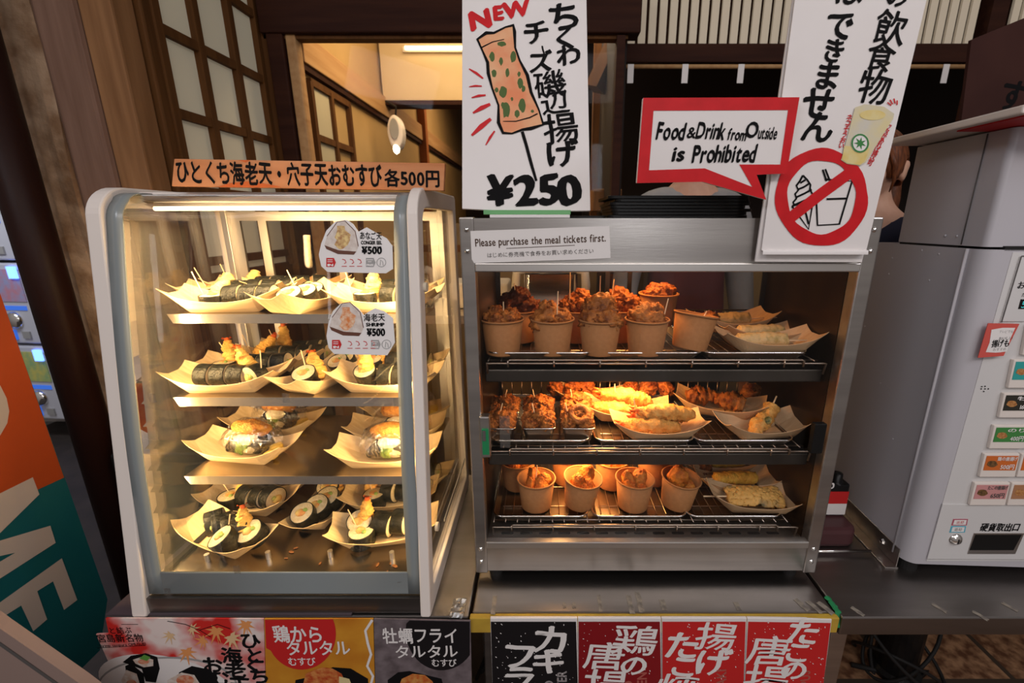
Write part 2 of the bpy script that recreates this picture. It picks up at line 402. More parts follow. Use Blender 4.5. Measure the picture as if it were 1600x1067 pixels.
def board(name, pl, pts, thick, mat, bevel=0):        # a sign's sheet cut to an outline given in its plane
    q = pl.poly(pts); o = MB().prism(q, -thick, 0, fXYp).build(name, mat, None, bevel=bevel); o.matrix_world = pl.M
    return o
VERT = lambda o, yaw=0: Plane(o, (math.cos(rad(yaw)), math.sin(rad(yaw)), 0), (0, 0, 1))
# ------------------------------------------------------------------ the setting: floor, counters, shop front, rooms behind
FZ = -.75
struct(MB().box((-4, -.5, FZ - .05), (.3, 6.5, FZ)).build('floor', 'floor_dark'))
m, nt, b, out = nodes('granite_tile'); L = nt.links; M['granite_tile'] = m
tc = nt.nodes.new('ShaderNodeTexCoord'); br = nt.nodes.new('ShaderNodeTexBrick'); ns = nt.nodes.new('ShaderNodeTexNoise'); ns.inputs['Scale'].default_value = 28; ns.inputs['Detail'].default_value = 8
rr = nt.nodes.new('ShaderNodeValToRGB'); rr.color_ramp.elements[0].color = (.11, .045, .022, 1); rr.color_ramp.elements[1].color = (.36, .20, .11, 1); rr.color_ramp.elements[0].position = .38; rr.color_ramp.elements[1].position = .64
L.new(tc.outputs['Object'], br.inputs['Vector']); L.new(tc.outputs['Object'], ns.inputs['Vector']); L.new(ns.outputs['Fac'], rr.inputs[0])
L.new(rr.outputs[0], br.inputs['Color1']); L.new(rr.outputs[0], br.inputs['Color2']); br.inputs['Mortar'].default_value = (.05, .035, .025, 1)
br.inputs['Scale'].default_value = 1; br.inputs['Mortar Size'].default_value = .010; br.inputs['Brick Width'].default_value = .42; br.inputs['Row Height'].default_value = .30; br.offset = 0
L.new(br.outputs['Color'], b.inputs['Base Color']); b.inputs['Roughness'].default_value = .5
struct(MB().box((.3, -.5, FZ - .05), (4, 6.5, FZ)).build('floor', 'granite_tile'))

# shop front, wooden posts and plaster
struct(MB().grid(lambda u, v: ((-1.478 + .014 * noise.noise(Vector((0, v * 9, 3))) if u < .01 else -1.478 + u * .14), 1.352 + .012 * noise.noise(Vector((u * 3, v * 8, 0))), FZ + v * 3.0), 6, 90).build('wall_post_side', 'plaster', thick=.03))
def post(name, x0, x1, y0, y1, mat, z0=FZ, z1=2.2, bev=.006): return struct(MB().box((x0, y0, z0), (x1, y1, z1)).build(name, mat, bevel=bev))
post('trim_1', -1.338, -1.222, 1.335, 1.42, 'pillar_dark', bev=.012)
post('trim_2', -1.220, -1.132, 1.345, 1.42, 'pillar_brown')
post('trim_3', -1.158, -1.118, 1.425, 1.475, 'frame_brown')
post('trim_4', -1.150, -1.085, 1.985, 2.06, 'frame_brown')
post('trim_5', -1.085, -1.02, 1.97, 2.03, 'beam_dark')
post('trim_6', -1.015, -.975, 1.98, 2.03, 'beam_tan')
# lattice window along the side wall
w1 = struct(empty('window_1', (-1.13, 1.47, .6)))
fr = MB()
for zz in (.70 - .6, .925 - .6, 1.15 - .6, 1.375 - .6, 1.60 - .6, 1.85 - .6): fr.box((-.012, 0, zz - .014), (.016, .52, zz + .014))
for yy in (.0, .165, .345, .505): fr.box((-.014, yy - .012, .05), (.02, yy + .014, 1.35))
fr.build('window_frame', 'frame_brown', w1)
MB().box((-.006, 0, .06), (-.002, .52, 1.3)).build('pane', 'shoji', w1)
struct(MB().box((-1.19, 1.42, FZ), (-1.12, 2.0, .66)).build('wall_lattice_side', 'frame_brown'))
# big beam over the opening, thin post at the other end
struct(MB().box((-1.10, 1.96, 1.535), (.375, 2.05, 1.75)).build('trim_7', 'beam_dark', bevel=.006))
struct(MB().box((-1.10, 1.985, 1.522), (.33, 2.03, 1.535)).build('trim_8', 'frame_brown'))
struct(MB().box((.285, 1.97, FZ), (.318, 2.02, 1.53)).build('trim_9', 'beam_dark'))
w2 = struct(empty('window_2', (-.98, 2.0, .2)))
MB().box((0, -.002, -.3), (1.27, .002, 1.325)).build('pane', 'window_glass', w2)
MB().box((0, -.014, .5), (1.27, .014, .53)).build('window_frame', 'frame_brown', w2)
# inner room
struct(MB().box((-1.08, 2.06, FZ), (-1.02, 6.0, 2.4)).build('wall_inner_side', 'tan_wall'))
struct(MB().box((-1.02, 2.06, 1.465), (-.985, 6.0, 1.58)).build('trim_10', 'beam_tan', bevel=.004))
struct(MB().box((-1.02, 2.06, 1.440), (-.995, 6.0, 1.465)).build('trim_11', 'beam_dark'))
struct(MB().box((-1.0, 3.05, 1.555), (.02, 3.13, 2.3)).build('wall_hanging', 'cream_wall'))
struct(MB().box((-1.0, 3.03, 1.53), (.02, 3.15, 1.555)).build('trim_12', 'beam_dark'))
struct(MB().box((-1.02, 3.9, FZ), (-.96, 3.97, 2.3)).build('trim_13', 'orange_wood'))
struct(MB().box((-1.1, 2.03, 2.32), (9, 6.1, 2.4)).build('ceiling', 'cream_wall'))
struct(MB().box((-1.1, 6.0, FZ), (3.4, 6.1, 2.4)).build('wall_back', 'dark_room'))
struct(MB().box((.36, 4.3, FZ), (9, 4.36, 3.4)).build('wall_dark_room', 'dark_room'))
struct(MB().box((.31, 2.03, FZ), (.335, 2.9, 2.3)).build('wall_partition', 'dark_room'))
pm('shoji_dim', (.50, .44, .30), rough=.6)
w3 = struct(empty('window_3', (-1.018, 2.12, .35)))
fr = MB()
for zz in (.0, .28, .56, .84, 1.06): fr.box((0, 0, zz - .014), (.02, .40, zz + .014))
for yy in (0, .19, .39): fr.box((0, yy - .012, 0), (.022, yy + .012, 1.06))
fr.build('window_frame', 'frame_brown', w3)
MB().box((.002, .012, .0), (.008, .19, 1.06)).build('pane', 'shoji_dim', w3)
# tube lamp on the hanging wall
p = P(632, 74, Y=3.0); q = P(760, 74, Y=3.0)
tl = tag(empty('tube_lamp', (p.x, 3.03, p.z)), 'glowing fluorescent tube on the cream hanging wall inside the shop', 'lamp')
MB().cyl((0, -.02, 0), (q.x - p.x + .35, -.02, 0), .011).build('tube', 'tube_glow', tl)
MB().box((-.02, 0, -.014), (q.x - p.x + .37, .02, .014)).build('housing', 'cream_plastic', tl)
# white oval device with a small lamp on the rail of the inner wall
c = P(620, 208, Y=2.82)
dv = tag(empty('wall_device', (c.x, 2.82, c.z)), 'white oval device with a small lit lamp, hung from the inner wall rail', 'device')
oval = [(.045 * math.cos(t) * (1 if abs(math.cos(t)) < .8 else 1), .092 * math.sin(t)) for t in [2 * PI * i / 28 for i in range(28)]]
MB().prism(oval, -.04, .04, fXZ(0)).build('body', 'white_plastic', dv, bevel=.012)
MB().prism([(a * .55, b * .6 + .015) for a, b in oval], -.047, -.039, fXZ(0)).build('face', 'grey_print', dv)
MB().lathe([(.001, -.03), (.016, -.018), (.02, 0), (.016, .018), (.001, .025)], 14, mat=Matrix.Translation((0, -.03, -.09))).build('bulb', 'lamp_glow', dv, smooth=True)
MB().tube([(0, 0, .085), (.008, 0, .14), (-.05, 0, .17)], .006).build('hanger', 'black_plastic', dv)

# shelf fittings and lights seen between the price sign and the thin post
def fitting(px0, py0, px1, py1, Y, name, mat, label, cat, d=.04):
    a, b2 = P(px0, py1, Y=Y), P(px1, py0, Y=Y)
    return tag(MB().box((a.x, Y, a.z), (b2.x, Y + d, b2.z)).build(name, mat, bevel=.006), label, cat)
a = P(921, 250, Y=2.6); 
struct(MB().box((-.2, 3.6, .95), (.33, 3.68, 1.16)).build('trim_14', 'orange_wood'))
br = MB(); p0, p1 = P(930, 140, Y=2.5), P(985, 20, Y=2.5)
struct(MB().tube([p0, p1], .055, 4).build('trim_15', 'frame_brown'))
struct(MB().box((XY(925, 2.7, 1.2), 2.7, FZ), (XY(947, 2.7, 1.2), 2.76, 2.3)).build('trim_16', 'frame_brown'))
fitting(940, 172, 966, 183, 3.2, 'ceiling_lamp', 'lamp_glow', 'small bright flat lamp deep inside the kitchen, above the bulb', 'lamp')
fitting(932, 196, 962, 204, 3.2, 'strip_light', 'tube_glow', 'dim pale strip light below the flat lamp in the kitchen', 'lamp')
for nm_ in ('ceiling_lamp', 'strip_light'):
    f_ = bpy.data.objects[nm_]; vv = f_.data.vertices; xm = sum(v.co.x for v in vv) / len(vv); zt = max(v.co.z for v in vv)
    MB().cyl((xm, 3.22, zt - .005), (xm, 3.22, 2.325), .006).build('hanger_rod', 'black_plastic', f_)
lb = P(947, 224, Y=3.0)
bl = tag(empty('hanging_bulb', lb), 'round warm bulb hanging in the kitchen beside the thin dark post', 'lamp')
MB().lathe([(.001, -.04), (.03, -.028), (.04, 0), (.025, .03), (.012, .05), (.001, .05)], 16).build('bulb', 'lamp_glow', bl, smooth=True)
MB().cyl((0, 0, .05), (0, 0, 2.325 - lb.z), .005).build('cord', 'black_plastic', bl)
fitting(941, 258, 972, 272, 2.9, 'wall_panel', 'orange_wood', 'orange lit wooden panel on the kitchen wall near the thin post', 'panel')
fitting(946, 274, 968, 279, 2.85, 'steel_ledge', 'bright_steel', 'narrow bright steel ledge under the orange panel in the kitchen', 'ledge')
fitting(926, 295, 972, 330, 2.4, 'kitchen_box', 'pillar_brown', 'brown box on the kitchen shelf behind the black lids', 'box', .2)

# transom of pale slats over the dark room
ts = MB(); dk = MB()
z0 = P(1100, 73, Y=2.2).z
struct(MB().box((.33, 2.235, z0 - .02), (4.6, 2.26, 2.4)).build('wall_transom', 'beam_dark'))
k = 0; x = .365
tr = struct(empty('window_4', (0, 2.2, z0)))
while x < 2.5:
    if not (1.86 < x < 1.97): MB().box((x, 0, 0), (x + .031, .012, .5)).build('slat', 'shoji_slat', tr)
    x += .0445
for (xa, xb) in ((1.895, 1.965),): MB().box((xa, -.03, -.3), (xb, .03, .6)).build('window_frame', 'beam_dark', tr)
struct(MB().box((.34, 2.16, z0 - .072), (1.9, 2.235, z0)).build('trim_17', 'beam_dark', bevel=.004))
yb = 2.12; zb = P(1100, 104, Y=yb).z
tag(MB().cyl((.33, yb, zb), (1.88, yb, zb), .0085, n=10).build('bamboo_rod', 'beam_tan', smooth=True), 'thin bamboo curtain rod below the dark beam of the slatted transom', 'rod')
for px, nm in ((985, 'beside the thin dark post'), (1070, 'above the speech bubble sign'), (1157, 'next to the tall white sign'), (1476, 'above the ponytailed person')):
    xx = XY(px, yb, zb)
    tag(MB().box((xx - .013, yb - .011, zb - .066), (xx + .013, yb - .009, zb + .006)).build('paper_tag', 'paper_white'), 'white paper tape tag hanging from the bamboo rod, ' + nm, 'tag', None)
# dark cloth banner at the far end
pl = Plane(P(1560, 120, Y=1.62), (1, .1, 0), (0, 0, 1))
nb = board('hanging_cloth', pl, [(1518, 62), (1640, 12), (1660, 240), (1500, 205)], .01, pm('noren', (.055, .018, .013), (.04, .012, .009), scale=4, rough=.8))
tag(nb, 'dark brown cloth with black writing hanging above the ticket machine', 'cloth')
ik = Ink(pl); ik.glyph('す', 1583, 150, 52, -8, brush=.03); ik.glyph('む', 1600, 205, 50, -8, brush=.03); ik.done('lettering', 'ink', nb)

# counters
def counter(name, x0, x1, y0, y1, th, mat, label, legs=(), shelf=False):
    t = tag(empty(name, ((x0 + x1) / 2, (y0 + y1) / 2, 0)), label, 'counter'); hx, hy = (x1 - x0) / 2, (y1 - y0) / 2
    MB().box((-hx, -hy, -th), (hx, hy, 0)).build('worktop', mat, t, bevel=.003)
    for sx in (-1, 1):
        for sy in (-1, 1): MB().box((sx * (hx - .035) - .02, sy * (hy - .06) - .02, FZ), (sx * (hx - .035) + .02, sy * (hy - .06) + .02, -th)).build('leg', 'steel', t, bevel=.003)
    return t
t1 = counter('counter', -.955, -.165, .770, 1.33, .04, 'steel_top', 'steel counter under the lit rice ball case')
MB().box((-.395, -.278, .0005), (.14, .27, .004)).build('cover_sheet', 'dark_counter', t1)
counter('counter', -.158, .640, .782, 1.36, .03, 'steel_top', 'scratched steel counter under the fried food warmer')
counter('counter', .648, 2.3, .768, 1.27, .048, 'steel_top', 'steel counter carrying the ticket machine')
# tape residue marks on the steel
def scrap(px, py, w, h, z=.0006, mat='paper_white', label='', rz=0):
    c = P(px, py, z=z); o = MB().grid(lambda u, v: (w * (u - .5) + .003 * noise.noise(Vector((u * 9, v * 9, px))), h * (v - .5) + .003 * noise.noise(Vector((v * 9, u * 9, py))), 0), 5, 5).build('tape_scrap', mat, thick=.0005)
    o.location = c; o.rotation_euler.z = rz
    return tag(o, label, 'tape')
tr_ = pm('tape_residue', (.30, .26, .21), (.15, .13, .115), scale=70, rough=.7)
for px, py, w, h, lb in ((772, 945, .010, .05, 'pale strip of old tape at the warmer counter edge above the yellow tape corner'), (882, 946, .007, .014, 'smaller of two crumbs of old tape, above the black board'), (897, 946, .008, .014, 'crumb of old tape beside a smaller crumb, above the black board'), (937, 942, .008, .045, 'pale strip of old tape above the first red board'), (985, 944, .012, .05, 'darker of two long tape strips at the middle of the counter'), (999, 940, .012, .055, 'brighter of two long tape strips at the middle of the counter'), (1036, 945, .012, .03, 'square grey tape patch on the warmer counter above the red boards'), (1152, 947, .011, .022, 'lone pale tape patch above the plain red board')):
    scrap(px, py, w, h, mat=tr_, label=lb)
for px, py, lb in ((1253, 945, 'pale scrap of tape by the green tape, first of the three scraps there'), (1272, 948, 'pale scrap of tape by the green tape, middle of the three'), (1290, 950, 'pale scrap of tape touching the green tape')):
    scrap(px, py, .012, .035, mat=tr_, label=lb, rz=.4)
for px, py, lb in ((1340, 955, 'curved tape mark on the ticket machine counter near the green tape'), (1468, 950, 'long tape mark on the ticket machine counter'), (1532, 962, 'white tape mark on the counter front edge under the ticket machine'), (1578, 948, 'dark framed tape mark on the ticket machine counter')):
    scrap(px, py, .010, .026, mat=tr_, label=lb, rz=.5)
tag(MB().box((-.162, .768, -.042), (.643, .7815, -.002)).build('yellow_tape', 'yellow_tape', bevel=.002), 'yellow tape along the front edge of the warmer counter', 'tape')
gt = MB().grid(lambda u, v: (.640 + .012 * u + .004 * noise.noise(Vector((v * 7, u, 1))), .770 + .050 * v, .003 + .003 * math.sin(u * PI) - (.035 * (1 - v / .2) if v < .2 else 0)), 4, 14).build('green_tape', 'green_tape', thick=.001)
tag(gt, 'green tape over the joint between the two steel counters', 'tape')
tag(MB().grid(lambda u, v: (-.205 + .03 * u, .765 + .05 * v, .004 + .012 * noise.noise(Vector((u * 3, v * 4, 2)))), 6, 8).build('clear_tape', 'clear_tape', thick=.0008), 'crumpled clear tape on the counter beside the white case', 'tape')

# cable bundle under the far counter
cb = tag(empty('cable_reel', P(1395, 1045, z=FZ)), 'black cylinder wound with loose cables under the ticket machine counter', 'cable')
MB().lathe([(.001, 0), (.075, 0), (.08, .02), (.065, .03), (.06, .42), (.001, .42)], 24).build('drum', 'black_plastic', cb, smooth=False)
for k in range(5):
    rr0 = .085 + .018 * k; ph = k * 1.3
    MB().tube([(rr0 * math.cos(t), rr0 * math.sin(t) * .8, .03 + .10 * (k % 3) + .13 * math.sin(t + ph)) for t in [2 * PI * i / 30 for i in range(30)]], .006, 8, closed=True).build('cable', 'black_rubber', cb, smooth=True)
tag(MB().tube([P(1330, 1038, z=FZ + .01), P(1390, 1052, z=FZ + .01), P(1450, 1050, z=FZ + .01), P(1420, 1075, z=FZ + .01), P(1350, 1080, z=FZ + .01)], .009).build('power_cable', 'black_rubber', smooth=True), 'black power cable lying on the tiles beside the cable reel', 'cable')
tag(MB().tube([P(752, 1050, Y=1.0), P(760, 1040, Y=1.0), P(768, 1005, Y=1.0), P(745, 1060, Y=1.1)], .006).build('hanging_cable', 'black_rubber', smooth=True), 'thin black cable hanging between the two poster counters', 'cable')
pp = pm('cardboard', (.42, .26, .10), (.36, .21, .08), scale=9, rough=.7)
tag(MB().box((-.09, 1.0, FZ), (.56, 1.22, -.14)).build('cardboard_box', pp, bevel=.004), 'brown cardboard box stored under the warmer counter', 'box')
# ------------------------------------------------------------------ the lit rice ball case
case = tag(empty('display_case', (-.56, 1.0, 0)), 'white-framed heated glass display case lit yellow inside, full of rice ball boats', 'display case')
CO = Vector((-.56, 1.0, 0))
def cpart(mb, name, mats, parent=None, **k):
    mb.v = [tuple(Vector(v) - CO) for v in mb.v]
    return mb.build(name, mats, parent or case, **k)
pts = [(.767, 0), (.905, .897), (1.28, .897), (1.28, 0)]; ptsi = [(.812, .045), (.939, .857), (1.245, .857), (1.245, .045)]
outer = rpoly(pts, [.004, .062, .01, .004], 8); inner = rpoly(ptsi, [.012, .035, .012, .012], 8)
def bulge(l): return [(y - .018 * math.sin(PI * min(1, max(0, z / .9))) * (1 if y < 1.1 else 0), z) for y, z in l]
outer, inner = bulge(outer), bulge(inner)
for x0, x1 in ((-.894, -.862), (-.268, -.246)):
    f = cpart(MB().ring(outer, inner, x0, x1, fYZ), 'side_frame', 'white_plastic', bevel=.004)
    g = MB().prism([(y, z) for y, z in inner], -.002, .002, lambda a, b, w: (x0 + .006 + w if x0 < -.5 else x1 - .010 + w, a, b)); cpart(g, 'side_pane', 'side_glass')
# front glass follows the side profile, curving back at the top
prof = []
for y, z in bulge(rpoly([(.787, .03), (.918, .882), (1.06, .882)], [0.0001, .055, .0001], 10)): prof.append((y, z))
def front(u0, u1, z0, z1, off, mat, name, parent=None, top=None):
    # the strip of the front between heights z0 and z1 (top: how far back it runs over the top)
    base = [(.787 + (.918 - .787) * (z / .882) * 1.0, z) for z in [z0 + (min(z1, .80) - z0) * i / 16 for i in range(17)]]
    base = bulge(base)
    if z1 > .82:
        arc = bulge(rpoly([(.787, .03), (.918, .882), (1.3, .882)], [.0001, .055, .0001], 10))[11:22]
        base += arc + ([(top, .882)] if top else [])
    mb = MB().grid(lambda u, v: (u0 + (u1 - u0) * u, base[round(v * (len(base) - 1))][0] - off, base[round(v * (len(base) - 1))][1] + (off if base[round(v * (len(base) - 1))][1] > .87 else 0)), 1, len(base) - 1)
    return cpart(mb, name, mat, parent, smooth=True, thick=.003)
fg = front(-.862, -.268, .045, .9, 0, 'glass', 'front_glass', top=.985)
front(-.862, -.830, .045, .9, .0035, 'grey_border', 'glass_border', fg, top=.99)
front(-.296, -.268, .045, .9, .0035, 'grey_border', 'glass_border', fg, top=.99)
front(-.830, -.296, .045, .098, .0035, 'grey_border', 'glass_border', fg)
cpart(MB().box((-.862, .785, .002), (-.268, 1.26, .040)), 'base', 'steel_dark')
cpart(MB().box((-.862, .777, .004), (-.268, .786, .042)), 'base_strip', 'steel_top')
cpart(MB().box((-.862, .985, .872), (-.268, 1.27, .890)), 'roof', 'white_plastic', bevel=.003)
cpart(MB().box((-.862, .955, .868), (-.268, .987, .884)), 'top_rail', 'aluminium', bevel=.003)
cpart(MB().box((-.845, 1.0, .855), (-.28, 1.02, .872)), 'top_rail', 'aluminium', bevel=.002)
cpart(MB().cyl((-.815, .965, .856), (-.29, .965, .858), .0045, n=12), 'light_tube', 'tube_glow', smooth=True)
# interior
cpart(MB().box((-.855, .80, .066), (-.275, 1.25, .074)), 'floor_plate', 'shelf_steel')
cpart(MB().box((-.850, .82, .075), (-.838, 1.24, .082)), 'door_track', 'black_plastic')
SH = [(.633, .958), (.449, .926), (.262, .906)]
for z, y in SH:
    s = cpart(MB().box((-.832, y, z - .004), (-.283, 1.235, z)), 'shelf', 'shelf_steel')
    cpart(MB().prism([(-.832, z), (-.283, z), (-.283, z - .021), (-.822, z - .021)], 0, .003, fXZ(y - .003)), 'lip', 'bright_steel', s)
    for xx in (-.80, -.31): cpart(MB().cyl((xx, 1.20, z - .03), (xx, 1.24, z - .004), .005), 'bracket', 'aluminium', s)
for x in (-.858, -.284): cpart(MB().box((x, 1.215, .07), (x + .016, 1.245, .872)), 'back_post', 'aluminium', bevel=.002)
for k, (x0, x1, yy) in enumerate(((-.842, -.545, 1.232), (-.765, -.284, 1.222))):
    d = cpart(MB().ring([(x0, .075), (x1, .075), (x1, .855), (x0, .855)], [(x0 + .022, .10), (x1 - .022, .10), (x1 - .022, .832), (x0 + .022, .832)], 0, .008, fXZ(yy)), 'back_door', 'aluminium')
    cpart(MB().box((x0 + .02, yy + .002, .10), (x1 - .02, yy + .005, .834)), 'pane', 'glass_dark', d)
for px, py in ((420, 872), (517, 870), (613, 872), (325, 876)):
    q = P(px, py, z=.074); cpart(MB().cyl((q.x, q.y, .074), (q.x, q.y, .092), .0055, n=14), 'floor_peg', 'aluminium')
for yy, zz in ((.905, .70), (.86, .16)): cpart(MB().cyl((-.2465, yy, zz), (-.240, yy, zz), .010, n=18), 'stopper', 'cream_plastic')
for yy, zz in ((1.0, .35),): cpart(MB().box((-.2455, .93, .12), (-.243, 1.22, .126)), 'side_rail', 'aluminium')
# crumbs on the floor plate
cr = MB()
for px, py in ((455, 862), (462, 856), (447, 872), (590, 882), (610, 880), (605, 893), (570, 899), (617, 884), (345, 895), (380, 902), (325, 900), (500, 880)):
    q = P(px, py, z=.0755)
    cr.lathe([(.0005, -.001), (.0022 + R.random() * .002, 0), (.0005, .002)], 6, mat=Matrix.Translation(q) @ Matrix.Rotation(R.random() * 6, 4, 'Z') @ Matrix.Scale(2.0, 4, (1, 0, 0)))
o = cr.build('crumbs', 'crumb'); tag(o, 'fried batter crumbs scattered on the case floor plate', 'crumbs', None, 'stuff')

# ------------------------------------------------------------------ food makers (built once, then copied)
def boat_mesh(name, L, Wd, hend, hmid, mat, base=.56):
    def fn(u, v):
        t = 2 * u - 1; a = abs(t); q = 2 * v - 1; b = abs(q)
        e = max(0, (a - base) / (1 - base))
        wb = Wd * .30 * (1 - .55 * e ** 1.5)                 # half width of the bottom sheet
        wt = Wd * .5 * (1 - .20 * e ** 2)                    # half width of the rim
        zb = hend * .74 * e ** 1.15; zt = hmid + (hend - hmid) * a ** 2.2
        if b < .5: y = wb * b / .5; z = zb
        else: s = (b - .5) / .5; y = wb + (wt - wb) * s ** .8; z = zb + (zt - zb) * s
        x = L / 2 * t * (1 - .05 * (1 - (b if b > .5 else .5)) * e)
        return (x, math.copysign(y, q), z)
    return MB().grid(fn, 28, 12).mesh(name, mat)
BOAT = boat_mesh('boat_tray', .258, .110, .056, .025, 'boat_wood')
BOATP = boat_mesh('boat_tray', .222, .100, .050, .024, 'boat_paper')
def link_boat(me, loc, rz, label, group=None, tilt=0):
    o = link('boat_tray', me, thick=.0012); o.location = loc; o.rotation_euler = (tilt, 0, rz)
    return tag(o, label, 'tray', group)
def blob(seed, sx, sy, sz, a1=.22, a2=.10, a3=.05, f=1.6, sub=4):
    bm = bmesh.new(); bmesh.ops.create_icosphere(bm, subdivisions=sub, radius=1)
    o = Vector((seed * 7.3, seed * 3.1, seed))
    for v in bm.verts:
        n = v.co.normalized()
        r = 1 + a1 * noise.noise(n * f + o) + a2 * (1 - 2 * abs(noise.noise(n * f * 2.6 + o))) + a3 * noise.noise(n * f * 7 + o) + a3 * .6 * noise.noise(n * f * 15 + o)
        v.co = Vector((n.x * sx, n.y * sy, n.z * sz)) * r
    mb = MB(); bm.verts.ensure_lookup_table()
    mb.add([v.co for v in bm.verts], [[v.index for v in f.verts] for f in bm.faces]); bm.free()
    return mb
def stick(seed, pts, rs, amp=.25, n=14, per=10, freq=120):
    # a lumpy rod along pts (fried batter round a core)
    pts = [Vector(p) for p in pts]; k = (len(pts) - 1) * per; path = []; rr = []
    for i in range(k + 1):
        t = i / per; j = min(int(t), len(pts) - 2); s = t - j; s2 = s
        path.append(pts[j].lerp(pts[j + 1], s2)); rr.append(rs[j] + (rs[j + 1] - rs[j]) * s)
    mb = MB().tube(path, rr, n)
    o = Vector((seed * 3.7, seed, seed * 1.9)); out = []
    for i, v in enumerate(mb.v):
        v = Vector(v); c = path[min(i // n, k)]; d = v - c
        out.append(tuple(c + d * (1 + amp * noise.noise(v * freq + o) + amp * .8 * noise.noise(v * freq * 2.7 + o)) + Vector((0, 0, 1)) * .0))
    mb.v = out
    return mb
# nori roll slice: axis along x, nori side, rice faces, filling
def roll_meshes(r, w, seed, mat2='filling'):
    n = 28; rr = [r * (1 + .05 * noise.noise(Vector((math.cos(2 * PI * j / n), math.sin(2 * PI * j / n), seed)))) for j in range(n)]
    rg = lambda x, s: [(x, rr[j] * s * math.cos(2 * PI * j / n), rr[j] * s * math.sin(2 * PI * j / n) * .96) for j in range(n)]
    L = [rg(-w / 2, .93), rg(-w / 2, .985), rg(-w / 2 + .002, 1)] + [rg(-w / 2 + w * t, 1 + .015 * math.sin(t * 9)) for t in (.3, .5, .7)] + [rg(w / 2 - .002, 1), rg(w / 2, .985), rg(w / 2, .93)]
    a = MB().add([p for l in L for p in l], [(i * n + j, i * n + (j + 1) % n, (i + 1) * n + (j + 1) % n, (i + 1) * n + j) for i in range(len(L) - 1) for j in range(n)])
    b = MB()
    for s in (-1, 1):
        L = [rg(s * (w / 2 - .001), .94), rg(s * (w / 2 + .0008), .80), rg(s * (w / 2 + .0012), .5), rg(s * (w / 2 + .0008), .15)]
        b.add([p for l in L for p in l], [(i * n + j, i * n + (j + 1) % n, (i + 1) * n + (j + 1) % n, (i + 1) * n + j) for i in range(3) for j in range(n)] + [tuple(3 * n + j for j in range(n))])
    c = MB()
    for s in (-1, 1):
        bb = blob(seed + s, .0035, r * .42, r * .34, sub=2); bb.v = [(x + s * (w / 2 + .001), y + r * .06, z - r * .05) for x, y, z in bb.v]; c.add(bb.v, bb.f)
    g = MB(); bb = blob(seed + 5, .0035, r * .2, r * .16, sub=2)
    for s in (-1, 1): g.add([(x + s * (w / 2 + .002), y - r * .25, z + r * .22) for x, y, z in bb.v], bb.f)
    return a.mesh('nori_roll', 'nori', True), b.mesh('rice', 'rice', True), c.mesh('filling', 'filling', True), g.mesh('green_filling', 'green_filling', True)
def make_roll(r, w, seed):
    a, b, c, g = roll_meshes(r, w, seed)
    o = link('nori_roll', a); link('rice', b, o); link('filling', c, o); link('green_filling', g, o)
    return o
ROLLS = [make_roll(.0275, .034, 1), make_roll(.0265, .036, 2), make_roll(.028, .030, 3)]
def make_shrimp(seed, curve=.012):
    pts = [(0, 0, 0), (.016, 0, .004), (.036, .002, .004 + curve * .4), (.056, .003, curve), (.072, .003, curve * 1.5)]
    body = stick(seed, pts, [.009, .0175, .0165, .0125, .0085], .40, 18, 14, 105).build('shrimp_tempura', 'tempura', smooth=True)
    tl = MB()
    for s in (-1, 1):
        tl.add([(.070, .003, curve * 1.40), (.080, .003 + s * .006, curve * 1.6 + .002), (.084, .003 + s * .010, curve * 1.7), (.081, .003 + s * .012, curve * 1.55 - .004), (.080, .003 + s * .006, curve * 1.6 + .006), (.080, .003 + s * .005, curve * 1.5 - .006)],
               [(0, 4, 1), (4, 2, 1), (0, 1, 5), (1, 2, 3), (1, 3, 5), (0, 5, 4), (4, 5, 3), (4, 3, 2)])
    tb = stick(seed + 3, [(.070, .003, curve * 1.35), (.080, .003, curve * 1.6)], [.0065, .0055], .2, 10, 5); tl.add(tb.v, tb.f)
    tl.build('tail', 'shrimp_tail', body, smooth=True)
    return body
EELS = [stick(50 + k_, [(0, 0, 0), (.014, 0, .003), (.032, .002, .008), (.052, .002, .012)], [.010, .019, .017, .009], .36, 18, 12, 100).build('eel_tempura', 'eel_batter', smooth=True) for k_ in range(2)]
SHRIMP = [make_shrimp(1, .010), make_shrimp(2, .018), make_shrimp(3, .006)]
PICKM = MB().cyl((0, 0, 0), (0, 0, .062), .0013, .0012, 8).mesh('pick', 'pick_wood')
USED = set(); NSH = 0
def use(proto):
    if proto.name not in USED: USED.add(proto.name); return proto
    return dup(proto)
def put(o, loc, rot, label, cat, group=None):
    o.location = loc; o.rotation_mode = 'XYZ'; o.rotation_euler = rot
    return tag(o, label, cat, group)
def pick(loc, tiltx, tilty, label, ln=1.0, mesh=None):
    o = link('wooden_pick', mesh or PICKM); o.location = loc; o.rotation_euler = (tiltx, tilty, 0); o.scale = (1, 1, ln)
    return tag(o, label, 'pick')
ORD = ['first', 'second', 'third', 'fourth', 'fifth', 'sixth', 'seventh', 'eighth', 'ninth']
def in_boat(c, rz, x, y, z): 
    return Vector(c) + Matrix.Rotation(rz, 3, 'Z') @ Vector((x, y, z))
